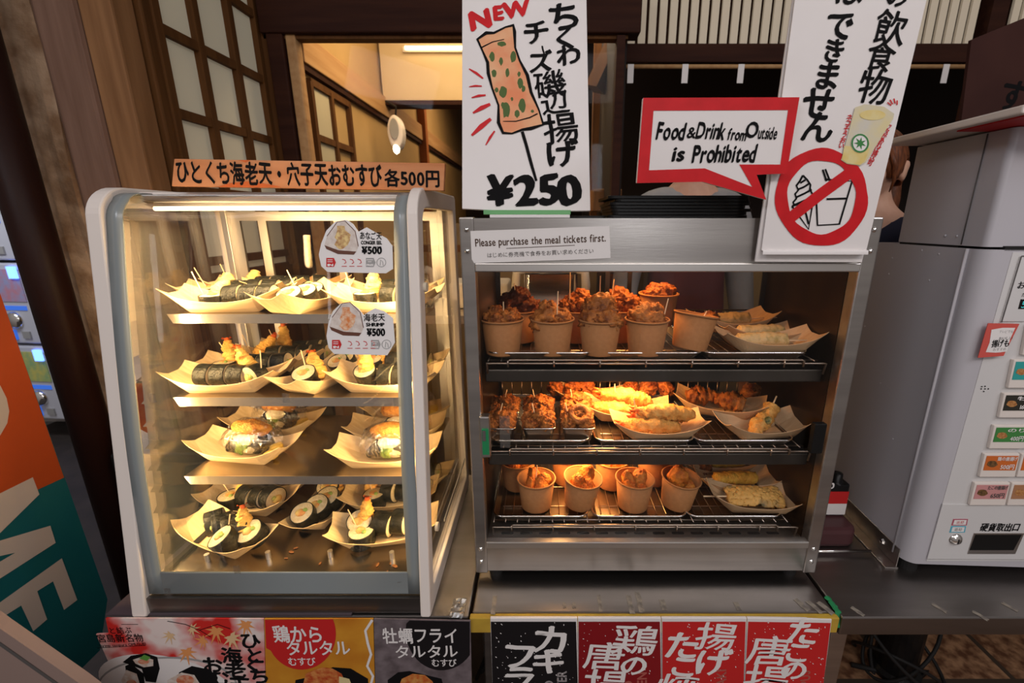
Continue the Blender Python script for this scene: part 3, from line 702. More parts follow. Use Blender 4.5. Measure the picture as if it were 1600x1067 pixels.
def roll_boat(c, rz, where, items, pk=None, tilt=0):
    """items: (kind, x, y, yaw, pose) in the boat's own frame."""
    link_boat(BOAT, c, rz, 'pale wooden boat tray of nori rolls, ' + where, tilt=tilt)
    n = 0; ns = 0
    for it in items:
        kind, x, y, yaw = it[:4]; pose = it[4] if len(it) > 4 else 0
        if kind == 'roll':
            pr = ROLLS[(n + len(where)) % 3]; lift = .0285
            if pose == 'face':  r = (0, rad(62), rz + yaw)       # cut face tipped upward
            elif pose == 'flat': r = (0, rad(90), rz + yaw); lift = .019
            else: r = (pose, rad(R.uniform(-5, 5)), rz + yaw)
            ro = use(pr); big = 1.14 if 'floor' in where else 1.0; ro.scale = (big,) * 3; put(ro, in_boat(c, rz, x, y, .0015 + lift * big), r, '%s nori roll slice in boat %s' % (ORD[n], where), 'rice roll'); n += 1
        else:
            global NSH; NSH += 1; pr = SHRIMP[NSH % 3] if kind == 'shrimp' else EELS[NSH % 2]; zz = .020; nm = ('golden shrimp tempura in boat ' if kind == 'shrimp' else 'pale eel tempura in boat ') + where
            if ns: nm = 'second ' + nm
            o = use(pr)
            put(o, in_boat(c, rz, x, y, zz), (0, -pose, rz + yaw), nm, 'tempura'); ns += 1
    if pk:
        x, y, tx, ty = pk; pick(in_boat(c, rz, x, y, .03), tx, ty, 'wooden pick standing in boat ' + where)
Z1, Z2, Z3, Z4 = .6335, .4495, .2625, .0745
def at(px, Y, z): return (XY(px, Y, z), Y, z)
row = lambda x0, n, y=0.0, d=.037, yaw=0, pose=0: [('roll', x0 + d * i, y, yaw, pose) for i in range(n)]
# top shelf
roll_boat(at(366, 1.010, Z1), rad(4), 'front of top shelf, post side', row(-.035, 1, -.012, yaw=0, pose='flat') + row(.006, 3, .002) + [('eel', -.045, .012, 1.2, .6)], (-.06, .0, rad(-8), rad(-24)))
roll_boat(at(372, 1.105, Z1), rad(8), 'second row of top shelf, post side', row(.010, 3, .0, .038) + [('eel', -.02, .0, 1.3, 1.1), ('roll', -.055, -.005, .2, 'flat')], (-.07, .01, rad(-5), rad(-26)))
roll_boat(at(412, 1.19, Z1), rad(5), 'back of top shelf, post side', row(.01, 3, .0, .038) + [('eel', -.03, .0, .9, .9)], (-.08, .0, rad(-8), rad(-22)))
roll_boat(at(482, 1.03, Z1), rad(80), 'middle of top shelf, pointing at the glass', [('roll', -.045, .004, .15, 'face'), ('roll', -.008, -.006, .25, 'face'), ('roll', .03, .004, .1, 'face'), ('eel', .05, -.01, 1.6, .3)], (.0, .02, rad(-5), rad(-22)))
roll_boat(at(470, 1.19, Z1), rad(30), 'back of top shelf, middle', row(-.03, 3, 0, .04))
roll_boat(at(604, 1.010, Z1), rad(-2), 'front of top shelf, warmer side', [('roll', -.045, -.005, .1, 'flat')] + row(.010, 3, .002, .038) + [('eel', -.035, .012, .6, 1.2)], (-.075, .0, rad(-4), rad(-14)))
roll_boat(at(612, 1.115, Z1), rad(0), 'back of top shelf, warmer side', row(.0, 3, .0, .04) + [('eel', -.045, .0, .5, 1.2)], (-.04, .01, rad(-4), rad(-6)))
# second shelf
roll_boat(at(362, .985, Z2), rad(2), 'front of second shelf, post side', row(-.055, 3, .004, .038) + [('roll', .062, -.004, 1.2, .3), ('shrimp', .050, .016, 2.75, .75)], (.078, -.005, rad(0), rad(6)))
roll_boat(at(396, 1.075, Z2), rad(4), 'second row of second shelf, post side', row(.0, 3, .0, .038) + [('shrimp', -.045, .005, 2.2, .9), ('roll', -.06, -.01, .3, 'flat')], (-.05, .012, rad(-6), rad(-32)))
roll_boat(at(440, 1.15, Z2), rad(8), 'third row of second shelf, middle', row(-.01, 4, .0, .038) + [('shrimp', -.06, .0, .35, .7)], (-.07, .0, rad(-4), rad(-18)))
roll_boat(at(475, 1.205, Z2), rad(5), 'back of second shelf, middle', row(.0, 3, .0, .038) + [('shrimp', -.05, .0, 1.1, 1.1)], (-.065, .0, rad(-5), rad(-20)))
roll_boat(at(508, 1.02, Z2), rad(76), 'middle of second shelf, pointing at the glass', [('roll', -.050, .006, .2, 'face'), ('roll', .045, -.012, -.1, 'face'), ('roll', .080, -.0, .1, 'face'), ('shrimp', -.03, -.016, .9, .65)], (-.04, .01, rad(-5), rad(-10)))
roll_boat(at(606, .985, Z2), rad(-2), 'front of second shelf, warmer side', [('roll', -.048, .0, 1.5, 'face')] + row(.0, 3, .0, .038, pose=.1) + [('shrimp', -.045, .0, 1.3, 1.35)], (-.055, .014, rad(-6), rad(-24)))
roll_boat(at(622, 1.09, Z2), rad(-3), 'back of second shelf, warmer side', row(-.005, 3, .0, .039) + [('roll', -.06, .0, 1.5, 'face'), ('shrimp', -.04, .0, 1.1, 1.1)])
# floor of the case
roll_boat(P(357, 846, z=Z4), rad(-22), 'front of case floor, post side', row(-.052, 4, .010, .030, yaw=.95) + [('roll', .040, -.026, 1.0, 'face'), ('roll', .076, .014, 1.5, 'face'), ('shrimp', .062, .010, 2.5, 1.0)], (.02, -.01, rad(0), rad(16)))
roll_boat(P(392, 791, z=Z4), rad(-8), 'second row of case floor, post side', [('roll', -.045, -.012, .2, 'flat'), ('shrimp', -.032, .012, 1.4, .9)] + row(.002, 3, .002, .033, yaw=-.25), (-.055, .0, rad(-4), rad(-26)))
roll_boat(P(436, 755, z=Z4), rad(-8), 'back of case floor, middle', [('roll', -.04, .0, .2, 'flat')] + row(.01, 2, .0, .04, yaw=-.3), None)
roll_boat(P(512, 797, z=Z4), rad(86), 'middle of case floor, pointing at the glass', [('roll', -.072, .014, -.15, 'face'), ('roll', -.036, .0, -.1, 'face'), ('roll', .000, -.010, -.1, 'face'), ('roll', .042, .014, .1, 'face'), ('shrimp', .035, -.018, .9, .55)], (.03, .022, rad(-4), rad(-8)))
roll_boat(P(603, 838, z=Z4), rad(10), 'front of case floor, warmer side', [('roll', -.050, -.022, .1, 'flat'), ('roll', -.058, .014, 1.5, 'face')] + row(-.002, 3, .004, .041, yaw=-.35) + [('shrimp', -.045, .012, 1.1, 1.25)], (-.06, -.006, rad(0), rad(-18)))
roll_boat(P(612, 785, z=Z4), rad(6), 'second row of case floor, warmer side', [('roll', -.040, -.016, .1, 'flat')] + row(.0, 3, .004, .042, yaw=-.3) + [('shrimp', -.058, .012, 1.2, 1.0)], (-.045, .0, rad(0), rad(-14)))
roll_boat(P(640, 752, z=Z4), rad(-6), 'back of case floor, warmer side', row(-.05, 4, .0, .04), None)
# onigiri on the third shelf
def make_onigiri(seed):
    def tri(s, dz=0): return rpoly([(-.066 * s, .0 + dz), (.066 * s, .0 + dz), (0, .080 * s + dz)], [.012, .012, .016], 5)
    mb = MB(); A = tri(1); n = len(A)
    rings = [[(x * k, y0, z * k + (1 - k) * .02) for x, z in A] for k, y0 in ((.80, -.032), (.97, -.027), (1, -.014), (1.02, 0), (1, .014), (.97, .027), (.80, .032))]
    mb.add([p for l in rings for p in l], [(i * n + j, i * n + (j + 1) % n, (i + 1) * n + (j + 1) % n, (i + 1) * n + j) for i in range(6) for j in range(n)] + [tuple(range(n)), tuple(6 * n + j for j in range(n))])
    o = mb.build('rice_ball', 'nori', smooth=True)
    def bb(name, sd, sx, sy, sz, loc, mat, **k):
        b = blob(sd, sx, sy, sz, **k); b.v = [(x + loc[0], y + loc[1], z + loc[2]) for x, y, z in b.v]; return b.build(name, mat, o, smooth=True)
    bb('fried_topping', seed, .045, .034, .022, (0, -.016, .062), 'fry', a1=.15, a2=.08)
    bb('tartar_sauce', seed + 2, .026, .012, .014, (.004, -.032, .036), 'tartar', a1=.25)
    bb('lettuce_leaf', seed + 4, .016, .008, .018, (.0, -.031, .017), 'lettuce', a1=.4)
    bb('rice', seed + 5, .018, .008, .008, (.018, -.029, .009), 'rice')
    w = blob(seed + 6, .072, .046, .048, a1=.10, a2=.10, a3=.05); w.v = [(x, y - .004, max(z + .036, .0005)) for x, y, z in w.v]; w.build('cling_film', 'film', o, smooth=True)
    return o
ONI = [make_onigiri(1), make_onigiri(2)]
PK = blob(3, .016, .012, .008, a1=.2).build('pickle_slice', 'pickle', smooth=True)
def oni_boat(c, rz, where, k, rx=6):
    link_boat(BOAT, c, rz, 'pale wooden boat tray holding a wrapped rice ball, ' + where)
    put(use(ONI[k]), in_boat(c, rz, .004, .006, .004), (rad(-34 + rx), 0, rz), 'film-wrapped nori rice ball with fried topping, ' + where, 'rice ball')
    put(use(PK), in_boat(c, rz, .072, -.006, .012), (.3, .2, rz), 'yellow pickle slice beside the rice ball, ' + where, 'pickle')
    put(use(PK), in_boat(c, rz, .068, .016, .018), (.5, -.3, rz + 1), 'upper yellow pickle slice beside the rice ball, ' + where, 'pickle')
oni_boat(P(387, 712, z=Z3), rad(-8), 'front of third shelf, post side', 0)
oni_boat(P(432, 672, z=Z3), rad(-4), 'second row of third shelf, post side', 1)
oni_boat(P(462, 640, z=Z3), rad(0), 'back of third shelf, middle', 0)
oni_boat(P(606, 719, z=Z3), rad(2), 'front of third shelf, warmer side', 1)
oni_boat(P(622, 682, z=Z3), rad(4), 'second row of third shelf, warmer side', 0)
oni_boat(P(640, 652, z=Z3), rad(2), 'back of third shelf, warmer side', 1)
# ------------------------------------------------------------------ the steel food warmer
WX0, WX1, WY0, WY1 = -.162, .646, .870, 1.25
wo = Vector((.242, 1.06, 0))
warm = tag(empty('food_warmer', wo), 'three-tier stainless steel food warmer with sliding glass doors and orange glow', 'food warmer')
def wpart(mb, name, mats, parent=None, **k):
    mb.v = [tuple(Vector(v) - wo) for v in mb.v]
    return mb.build(name, mats, parent or warm, **k)
RZ = (.5426, .3335, .133)
for x0, x1 in ((WX0, WX0 + .028), (WX1 - .030, WX1)):
    p = wpart(MB().box((x0, WY0, .022), (x1, WY0 + .03, .838)), 'front_post', 'steel', bevel=.003)
    sc = MB()
    for zz in (.055, .09, .775, .815): sc.lathe([(.0001, .0035), (.0035, .003), (.0055, 0)], 12, mat=Matrix.Translation(((x0 + x1) / 2, WY0, zz)) @ Matrix.Rotation(PI / 2, 4, 'X'))
    wpart(sc, 'screws', 'chrome', p, smooth=True)
    wpart(MB().box((x0, WY1 - .03, .022), (x1, WY1, .838)), 'back_post', 'steel_dark', bevel=.003)
ix0, ix1 = WX0 + .028, WX1 - .030
wpart(MB().box((ix0, WY0 + .004, .752), (ix1, WY0 + .018, .836)), 'top_panel', 'steel')
wpart(MB().box((ix0, WY0 - .004, .735), (ix1, WY0 + .012, .752)), 'door_rail', 'aluminium', bevel=.002)
wpart(MB().box((ix0, WY0 - .004, .0945), (ix1, WY0 + .014, .112)), 'door_rail', 'aluminium', bevel=.002)
wpart(MB().box((ix0, WY0 + .002, .028), (ix1, WY0 + .018, .0945)), 'base_panel', 'steel')
wpart(MB().box((ix0, WY0 + .01, .830), (ix1, WY1, .836)), 'roof', 'steel')
wpart(MB().box((ix0, WY0 + .018, .03), (ix1, WY1, .095)), 'base', 'steel_dark')
wpart(MB().box((ix0, WY0 + .014, .095), (ix1, WY1 - .03, .100)), 'drip_plate', 'aluminium')
sl = MB(); x = ix0 + .03
while x < ix1 - .03:
    sl.prism(rpoly([(x, .908), (x + .030, .908), (x + .030, .917), (x, .917)], [.0039] * 4, 4), .1002, .1006, fXYp); x += .046
sl = wpart(sl, 'drip_slots', 'black_rubber')
for x0, x1 in ((ix0 - .004, ix0), (ix1, ix1 + .004)): wpart(MB().box((x0, WY0 + .03, .095), (x1, WY1 - .03, .832)), 'side_wall', 'inner_wall')
for x in (WX0 + .03, WX1 - .06):
    for y in (WY0 + .03, WY1 - .06): wpart(MB().cyl((x + .015, y, 0), (x + .015, y, .024), .016), 'foot', 'black_rubber')
# heater housings between tiers, their lamps, and the wire racks
for k, z in enumerate((.829, .517, .312)):
    h = wpart(MB().box((ix0 + .004, .918, z - .030), (ix1 - .004, 1.20, z)), 'heater_housing', 'steel_dark', bevel=.003)
    wpart(MB().box((.06 if k else .12, 1.0, z - .034), (.30, 1.10, z - .0302)), 'heat_lamp', 'heat_glow', h)
for z in RZ:
    rk = MB(); ax0, ax1 = ix0 + .012, ix1 - .012
    rk.tube([(ax0, .905, z - .030), (ax0, .900, z - .004), (ax0 + .004, .900, z - .006), (ax1 - .006, .900, z - .006), (ax1, .900, z - .006), (ax1, .905, z - .032)], .0024, 8)
    rk.tube([(ax0 + .045, .896, z - .012), (ax0 + .045, .896, z + .001), (ax0 + .05, .896, z + .003), (ax1 - .055, .896, z + .003), (ax1 - .05, .896, z + .001), (ax1 - .05, .896, z - .012)], .0024, 8)
    x = ax0 + .045
    while x < ax1 - .04: rk.tube([(x, .894, z - .012), (x, .893, z + .002), (x, .90, z)], .0022, 6); x += .098
    for yy in (.93, 1.03, 1.13, 1.20): rk.tube([(ax0, yy, z - .008), (ax1, yy, z - .008)], .0022, 6)
    x = ax0
    while x <= ax1: rk.tube([(x, .918, z - .006), (x, 1.205, z - .006)], .0015, 6); x += .0285
    wpart(rk, 'wire_rack', 'aged_wire', smooth=True)
    back = MB()
    for zz in (.0, .05): back.tube([(ax0, 1.207, z + zz), (ax1, 1.207, z + zz)], .0022, 6)
    x = ax0
    while x <= ax1: back.tube([(x, 1.207, z - .004), (x, 1.207, z + .05)], .0017, 6); x += .0285
    wpart(back, 'rack_guard', 'aged_wire', smooth=True)
# sliding front glass, back glass
for x0, x1, y in ((ix0 + .002, .259, WY0 + .012), (.197, ix1 - .002, WY0 + .003)):
    wpart(MB().box((x0, y, .112), (x1, y + .004, .735)), 'sliding_glass', 'glass', bevel=.0008)
wpart(MB().box((ix1 - .040, WY0 - .012, .345), (ix1 - .014, WY0 + .002, .415)), 'door_handle', 'black_plastic', bevel=.002)
hl = wpart(MB().box((ix0 - .004, WY0 - .012, .335), (ix0 + .018, WY0 + .010, .432)), 'door_handle', 'steel', bevel=.003)
wpart(MB().box((ix0 + .002, WY0 - .016, .345), (ix0 + .016, WY0 - .012, .405)), 'green_label', 'green_tape', hl)
wpart(MB().box((ix0 + .003, WY0 - .017, .378), (ix0 + .010, WY0 - .0162, .402)), 'grey_label', 'ink_grey', hl)
wpart(MB().box((-.096, WY0 + .006, .350), (-.074, WY0 + .0072, .425)), 'clear_label', 'clear_tape')
for x0, x1, y in ((ix0, .245, 1.232), (.17, ix1, 1.222)):
    d = wpart(MB().ring([(x0, .10), (x1, .10), (x1, .83), (x0, .83)], [(x0 + .012, .12), (x1 - .012, .12), (x1 - .012, .81), (x0 + .012, .81)], 0, .006, fXZ(y)), 'back_door', 'steel_dark')
    wpart(MB().box((x0 + .01, y + .002, .12), (x1 - .01, y + .004, .81)), 'pane', 'glass_dark', d)

# trays
def make_tray(w, d):
    o2 = rpoly([(-w / 2, -d / 2), (w / 2, -d / 2), (w / 2, d / 2), (-w / 2, d / 2)], [.022] * 4, 6)
    L = [([(x * .90, y * .93) for x, y in o2], .0), ([(x * .985, y * .985) for x, y in o2], .010), (o2, .0145), ([(x * .985, y * .988) for x, y in o2], .0155)]
    n = len(o2); mb = MB(); mb.add([(x, y, z) for l, z in L for x, y in l], [(i * n + j, i * n + (j + 1) % n, (i + 1) * n + (j + 1) % n, (i + 1) * n + j) for i in range(3) for j in range(n)] + [tuple(range(n))])
    t = mb.build('metal_tray', 'tray_metal', smooth=False, thick=.0008)
    MB().tube([(x, y, .0148) for x, y in o2], .0022, 8, closed=True).build('rim', 'chrome', t, smooth=True)
    g = MB()
    k = -w * .40
    while k <= w * .41: g.tube([(k, -d * .42, .0050), (k, d * .42, .0050)], .0012, 6); k += w * .1
    for yy in (-.3, 0, .3): g.tube([(-w * .42, d * yy, .0038), (w * .42, d * yy, .0038)], .0012, 6)
    g.build('wire_insert', 'aged_wire', t)
    return t
TR = make_tray(.228, .275)
TXC = (-.008, .232, .462)
names3 = ('post side', 'middle', 'ticket machine side'); tiers = ('top', 'middle', 'bottom')
for i, z in enumerate(RZ):
    for j, x in enumerate(TXC):
        o = use(TR); o.location = (x, 1.052, z - .0015)
        tag(o, 'shallow rimmed metal tray on the %s rack of the warmer, %s' % (tiers[i], names3[j]), 'tray')
FLOOR = [z + .0048 for z in RZ]

# cups of fried chicken
def make_cup():
    h, r0, r1 = .078, .0375, .0460
    c = MB().lathe([(.0005, .004), (r0 - .002, .004), (r0 - .001, 0), (r0, 0), (r0, .002), (r1, h - .003), (r1 - .0011, h - .003), (r0 - .0012, .0055), (.0005, .0055)], 40).build('paper_cup', 'kraft', smooth=True)
    MB().tube([((r1 + .0012) * math.cos(2 * PI * i / 44), (r1 + .0012) * math.sin(2 * PI * i / 44), h - .002) for i in range(44)], .0021, 8, closed=True).build('rolled_rim', 'kraft', c, smooth=True)
    return c
CUP = make_cup()
KA = {}
for mname in ('karaage', 'karaage_pale', 'karaage_shaded'):
    KA[mname] = [blob(20 + k, .027, .027 * (.82 + .1 * (k % 2)), .020, a1=.32, a2=.30, a3=.15, f=2.5).mesh('fried_chicken', mname, True) for k in range(3)]
KA['nugget'] = [blob(40 + k, .0216, .017, .034, a1=.18, a2=.11, a3=.10, f=1.7).mesh('fried_chicken', 'nugget', True) for k in range(3)]
def piece(me, loc, s, label, cat='fried food', rot=None, name='fried_chicken', sc=None):
    o = link(name, me); o.location = loc; o.rotation_euler = rot or (R.uniform(-.6, .6), R.uniform(-.6, .6), R.uniform(0, 6)); o.scale = (s / .027,) * 3
    return tag(o, label, cat)
def cup(px, Y, tier, where, pieces, kind, tilt=0, pk=None, dz=0, rx=0):
    z = FLOOR[tier] + dz; c = Vector((XY(px, Y, z), Y, z)); o = use(CUP); o.location = c + Vector((0, 0, abs(math.sin(tilt)) * .037 + abs(math.sin(rx)) * .037)); o.rotation_euler = (rx, tilt, 0)
    tag(o, 'kraft paper cup of chicken, ' + where, 'cup'); Mx = Matrix.Translation(o.location) @ Matrix.Rotation(tilt, 4, 'Y') @ Matrix.Rotation(rx, 4, 'X')
    adj = {'karaage': 'craggy brown', 'karaage_pale': 'pale craggy', 'karaage_shaded': 'dark shadowed', 'nugget': 'smooth golden'}
    for i, (x, y, zz, s) in enumerate(pieces):
        k = kind; piece(KA[k][(i + int(px)) % 3], Mx @ Vector((x * .80, y * .80, zz)), s * .92, '%s %s fried chicken piece, cup %s' % (ORD[i], adj[k], where))
    if pk:
        x, y, tx, ty, ln = pk; pick(Mx @ Vector((x, y, .05)), tx, ty, 'wooden pick in cup, ' + where, ln)
fill = [(-.018, -.012, .052, .024), (.018, -.012, .052, .024), (0, .018, .056, .026)]
f1 = 'front of top rack, '
cup(786, .950, 0, f1 + 'first along', [(-.028, .0, .072, .022), (-.008, -.022, .074, .021), (.020, -.014, .076, .024), (.024, .014, .080, .022), (-.004, .012, .076, .022), (-.020, .020, .088, .019)], 'karaage_pale', pk=(.004, -.006, 0, 0, 1.05))
cup(863, .950, 0, f1 + 'second along', [(-.018, -.006, .074, .034), (.024, -.010, .070, .024), (.026, .014, .078, .022), (-.012, .018, .094, .025)], 'karaage_pale', pk=(.008, -.018, 0, rad(2), 1.45))
cup(936, .948, 0, f1 + 'heaped highest', [(-.022, -.010, .078, .030), (.020, -.014, .076, .030), (-.004, .010, .100, .036), (.014, .012, .106, .026), (-.024, .012, .096, .024), (.0, -.026, .078, .022)], 'karaage_pale', pk=(.0, .02, 0, 0, 1.9))
cup(1008, .948, 0, f1 + 'at the door edge', [(-.014, .0, .076, .034), (.012, -.012, .076, .025), (-.004, .014, .088, .025), (.022, .010, .090, .022)], 'karaage_pale', pk=(.028, -.008, 0, rad(10), 1.2))
cup(1076, .955, 0, f1 + 'tilted and nearly empty', [(-.008, -.004, .036, .019), (.014, .008, .036, .018)], 'karaage', tilt=rad(9), pk=(.012, .004, 0, rad(24), .62), rx=rad(-5))
b1 = 'back of top rack, '
cup(812, 1.055, 0, b1 + 'in deep shade', [(-.024, -.006, .085, .030), (.018, -.004, .080, .030), (.0, .0, .108, .026), (-.03, .01, .10, .022), (.03, .0, .07, .026)], 'karaage_shaded', pk=(.002, -.012, 0, rad(-8), 1.5))
cup(900, 1.055, 0, b1 + 'glowing red', [(-.026, .0, .080, .027), (.010, -.010, .084, .030), (.028, .0, .088, .026), (.016, .006, .104, .025), (.0, .01, .09, .03)], 'karaage', pk=(-.018, -.014, 0, 0, 1.9))
cup(970, 1.060, 0, b1 + 'second glowing one', [(-.02, -.004, .084, .028), (.018, -.006, .090, .030), (-.006, .010, .104, .028), (.026, .006, .084, .026)], 'karaage', pk=(-.03, .0, 0, rad(4), 1.6))
cup(1026, 1.075, 0, b1 + 'standing tallest', [(-.012, -.006, .076, .030), (.014, -.004, .078, .028)], 'karaage', dz=.036)
f3 = 'front of bottom rack, '
cup(838, .972, 2, f3 + 'by the steel post', [(-.018, -.014, .056, .024), (.016, -.014, .058, .024), (.024, .010, .064, .024), (-.006, .016, .062, .026)], 'nugget', pk=(-.002, -.006, 0, rad(4), 1.05))
cup(905, .972, 2, f3 + 'second, leaning over', [(-.016, -.004, .062, .027), (.020, -.012, .054, .024), (.008, .016, .072, .026), (.004, -.026, .056, .018)], 'nugget', tilt=rad(6), rx=rad(4))
cup(988, .970, 2, f3 + 'at the door edge', [(-.018, .0, .062, .027), (.012, .010, .062, .028), (-.006, -.020, .046, .019), (.014, -.010, .048, .022)], 'nugget', tilt=rad(2))
cup(1056, .972, 2, f3 + 'with a tall chicken piece', [(-.014, -.006, .072, .032), (-.008, .010, .070, .028), (.024, -.010, .052, .022), (.022, .010, .050, .020)], 'nugget', tilt=rad(5), rx=rad(3))
b3 = 'back of bottom rack, '
cup(810, 1.060, 2, b3 + 'darkest one', [(-.012, -.012, .052, .024), (.022, .0, .056, .024), (-.004, .018, .058, .024)], 'nugget')
cup(887, 1.085, 2, b3 + 'second along', [(.0, -.016, .060, .026), (.018, -.012, .066, .026), (-.006, .012, .062, .028)], 'nugget')
cup(955, 1.065, 2, b3 + 'brightest under the lamp', [(-.018, -.012, .058, .025), (.012, -.016, .060, .027), (.010, .016, .060, .026), (-.016, .014, .060, .025)], 'nugget')
cup(1020, 1.085, 2, b3 + 'behind the door edge', [(-.020, -.012, .060, .026), (.012, -.016, .058, .026), (.012, .012, .062, .028)], 'nugget', pk=(-.004, -.014, 0, rad(2), .9))

# foil boxes of fried bites on the middle rack
def make_box():
    w, d, h = .072, .078, .034
    o2 = rpoly([(-w / 2, -d / 2), (w / 2, -d / 2), (w / 2, d / 2), (-w / 2, d / 2)], [.008] * 4, 4); n = len(o2)
    L = [([(x * .84, y * .84) for x, y in o2], 0), ([(x * .99, y * .99) for x, y in o2], h), ([(x * 1.06, y * 1.06) for x, y in o2], h + .0005)]
    t = MB().add([(x, y, z) for l, z in L for x, y in l], [(i * n + j, i * n + (j + 1) % n, (i + 1) * n + (j + 1) % n, (i + 1) * n + j) for i in range(2) for j in range(n)] + [tuple(range(n))]).build('foil_box', 'foil', thick=.0007)
    MB().tube([(x * 1.06, y * 1.06, h) for x, y in o2], .0013, 6, closed=True).build('rim', 'chrome', t, smooth=True)
    return t
BX = make_box()
SM = [blob(60 + k, .027, .0243, .0216, a1=.36, a2=.32, a3=.15, f=2.5).mesh('fried_bite', 'karaage_pale', True) for k in range(3)]
for px, Y, nm in ((783, .962, 'front row by the steel post'), (842, .962, 'front row, middle box'), (902, .962, 'front row, box under the squid ring'), (790, 1.050, 'back row by the steel post'), (842, 1.050, 'back row, middle box'), (900, 1.050, 'back row, box with the tallest heap')):
    z = FLOOR[1] + .001; c = Vector((XY(px, Y, z), Y, z)); o = use(BX); o.location = c; o.rotation_euler = (0, 0, R.uniform(-.04, .04)); tag(o, 'foil box of fried bites on the middle rack, ' + nm, 'food box')
    for i, (x, y, zz, s) in enumerate(((-.020, -.020, .034, .017), (.016, -.020, .034, .018), (-.018, .010, .036, .019), (.018, .010, .038, .018), (.0, -.004, .046, .017), (.004, .022, .042, .016))):
        piece(SM[i % 3], c + Vector((x, y, zz + (.006 if 'tallest' in nm or 'squid' in nm else 0))), s, '%s fried seafood bite, foil box %s' % (ORD[i], nm), name='fried_bite')
    pick(c + Vector((-.006 if 'squid' not in nm else -.02, -.006, .035)), rad(-6), rad(14 if 'post' in nm else -12), 'wooden pick in the foil box ' + nm, .75)
sq = MB().tube([(.020 * math.cos(t), 0, .018 * math.sin(t)) for t in [2 * PI * i / 24 for i in range(24)]], .0085, 12, closed=True); o_ = Vector((3, 1, 2))
sq.v = [tuple(Vector(v) * (1 + .12 * noise.noise(Vector(v) * 90 + o_))) for v in sq.v]
c = Vector((XY(905, .945, FLOOR[1]), .945, FLOOR[1] + .060))
tag(link('squid_ring', sq.mesh('squid_ring', 'karaage_pale', True), loc=c), 'fried squid ring lying on the front foil box of the middle rack', 'fried food').rotation_euler = (rad(-50), 0, .1)

# paper boats with skewers and tempura
def wboat(px, Y, tier, rz, where, dz=0):
    z = FLOOR[tier] + .002 + dz; c = Vector((XY(px, Y, z), Y, z)); link_boat(BOATP, c, rz, 'pale paper boat tray in the warmer, ' + where); return c
def rod(seed, ln, r, mat, amp=.22): return stick(seed, [(-ln / 2, 0, 0), (-ln / 2 + .006, 0, 0), (0, 0, .001), (ln / 2 - .006, 0, 0), (ln / 2, 0, 0)], [r * .55, r, r * 1.02, r, r * .55], amp, 18, 9, 110)
CHI = [rod(k, .118, .0175, 'chikuwa', .20).mesh('chikuwa_skewer', 'chikuwa', True) for k in (1, 2)]
ISO = rod(5, .120, .0165, 'tempura', .22).mesh('tempura_skewer', pm('yellow_batter', (.72, .42, .06), (.60, .27, .03), scale=70, rough=.45, bump=1, bscale=170, bdist=.004), True)
def skewer(me, c, rz, off, label, side=1, ln=.20, name='fish_cake_skewer', tilt=0):
    o = link(name, me); o.location = in_boat(c, rz, *off); o.rotation_euler = (0, tilt, rz); tag(o, label, 'skewer')
    MB().cyl((side * .02, 0, 0), (side * ln * .62, 0, .0), .0019, .0017, 8).build('stick', 'pick_wood', o, smooth=True)
    return o
c = wboat(1197, .962, 0, rad(2), 'front of the top rack'); skewer(CHI[0], c, rad(2), (-.014, .0, .021), 'pale cheese fish cake skewer pointing up, front boat of top rack', 1, .185, tilt=rad(-14) * 0)
c = wboat(1192, 1.040, 0, rad(4), 'second row of the top rack'); skewer(CHI[1], c, rad(4), (-.01, .0, .021), 'green flecked fish cake skewer in the second row boat of top rack', 1, .15)
c = wboat(1142, 1.115, 0, rad(12), 'back of the top rack', .012); skewer(CHI[0], c, rad(12), (-.01, .0, .024), 'greenish fish cake skewer in the back boat of top rack', 1, .23)
piece(SM[1], in_boat(c, rad(12), -.07, -.01, .03), .020, 'dark fried bite in the back boat of the top rack', name='fried_bite')
# shrimp tempura on the middle rack: long fritters
def long_shrimp(seed, ln, r, mat):
    o = stick(seed, [(-ln / 2, 0, .002), (-ln / 2 + .02, 0, 0), (0, 0, .004), (ln / 2 - .02, 0, 0), (ln / 2, 0, 0)], [r * .45, r * .9, r * 1.1, r, r * .6], .34, 20, 12, 85).build('shrimp_tempura', mat, smooth=True)
    tl = MB(); e = -ln / 2
    for s in (-1, 1): tl.add([(e + .004, 0, .004), (e - .012, s * .004, .006), (e - .024, s * .009, .009), (e - .018, s * .013, .004), (e - .006, s * .007, .010), (e - .006, s * .006, -.002)], [(0, 4, 1), (4, 2, 1), (0, 1, 5), (1, 2, 3), (1, 3, 5), (0, 5, 4), (4, 5, 3), (4, 3, 2)])
    q = stick(seed, [(e - .008, 0, .004), (e + .012, 0, .003)], [.006, .009], .2, 10, 6); tl.add(q.v, q.f)
    tl.build('tail', 'shrimp_tail', o, smooth=True)
    return o
LS = [long_shrimp(3, .135, .0165, 'tempura_pale'), long_shrimp(8, .125, .0185, 'tempura_pale')]
c = wboat(1027, .962, 1, rad(3), 'front of middle rack, heaped with shrimp')
for i, (k, x, y, z, yaw) in enumerate(((0, -.020, -.014, .026, -.02), (1, .006, .012, .040, .06), (0, .016, -.004, .055, -.05))):
    put(use(LS[k]), in_boat(c, rad(3), x, y, z), (R.uniform(-.4, .4), .06, rad(3) + yaw), '%s long shrimp tempura from the bottom, front boat of middle rack' % ORD[i], 'tempura')
pick(in_boat(c, rad(3), -.052, .0, .05), 0, rad(-14), 'wooden pick in the shrimp boat at the front of the middle rack', .7)
c = wboat(978, 1.055, 1, rad(-6), 'second row of middle rack, heaped with shrimp')
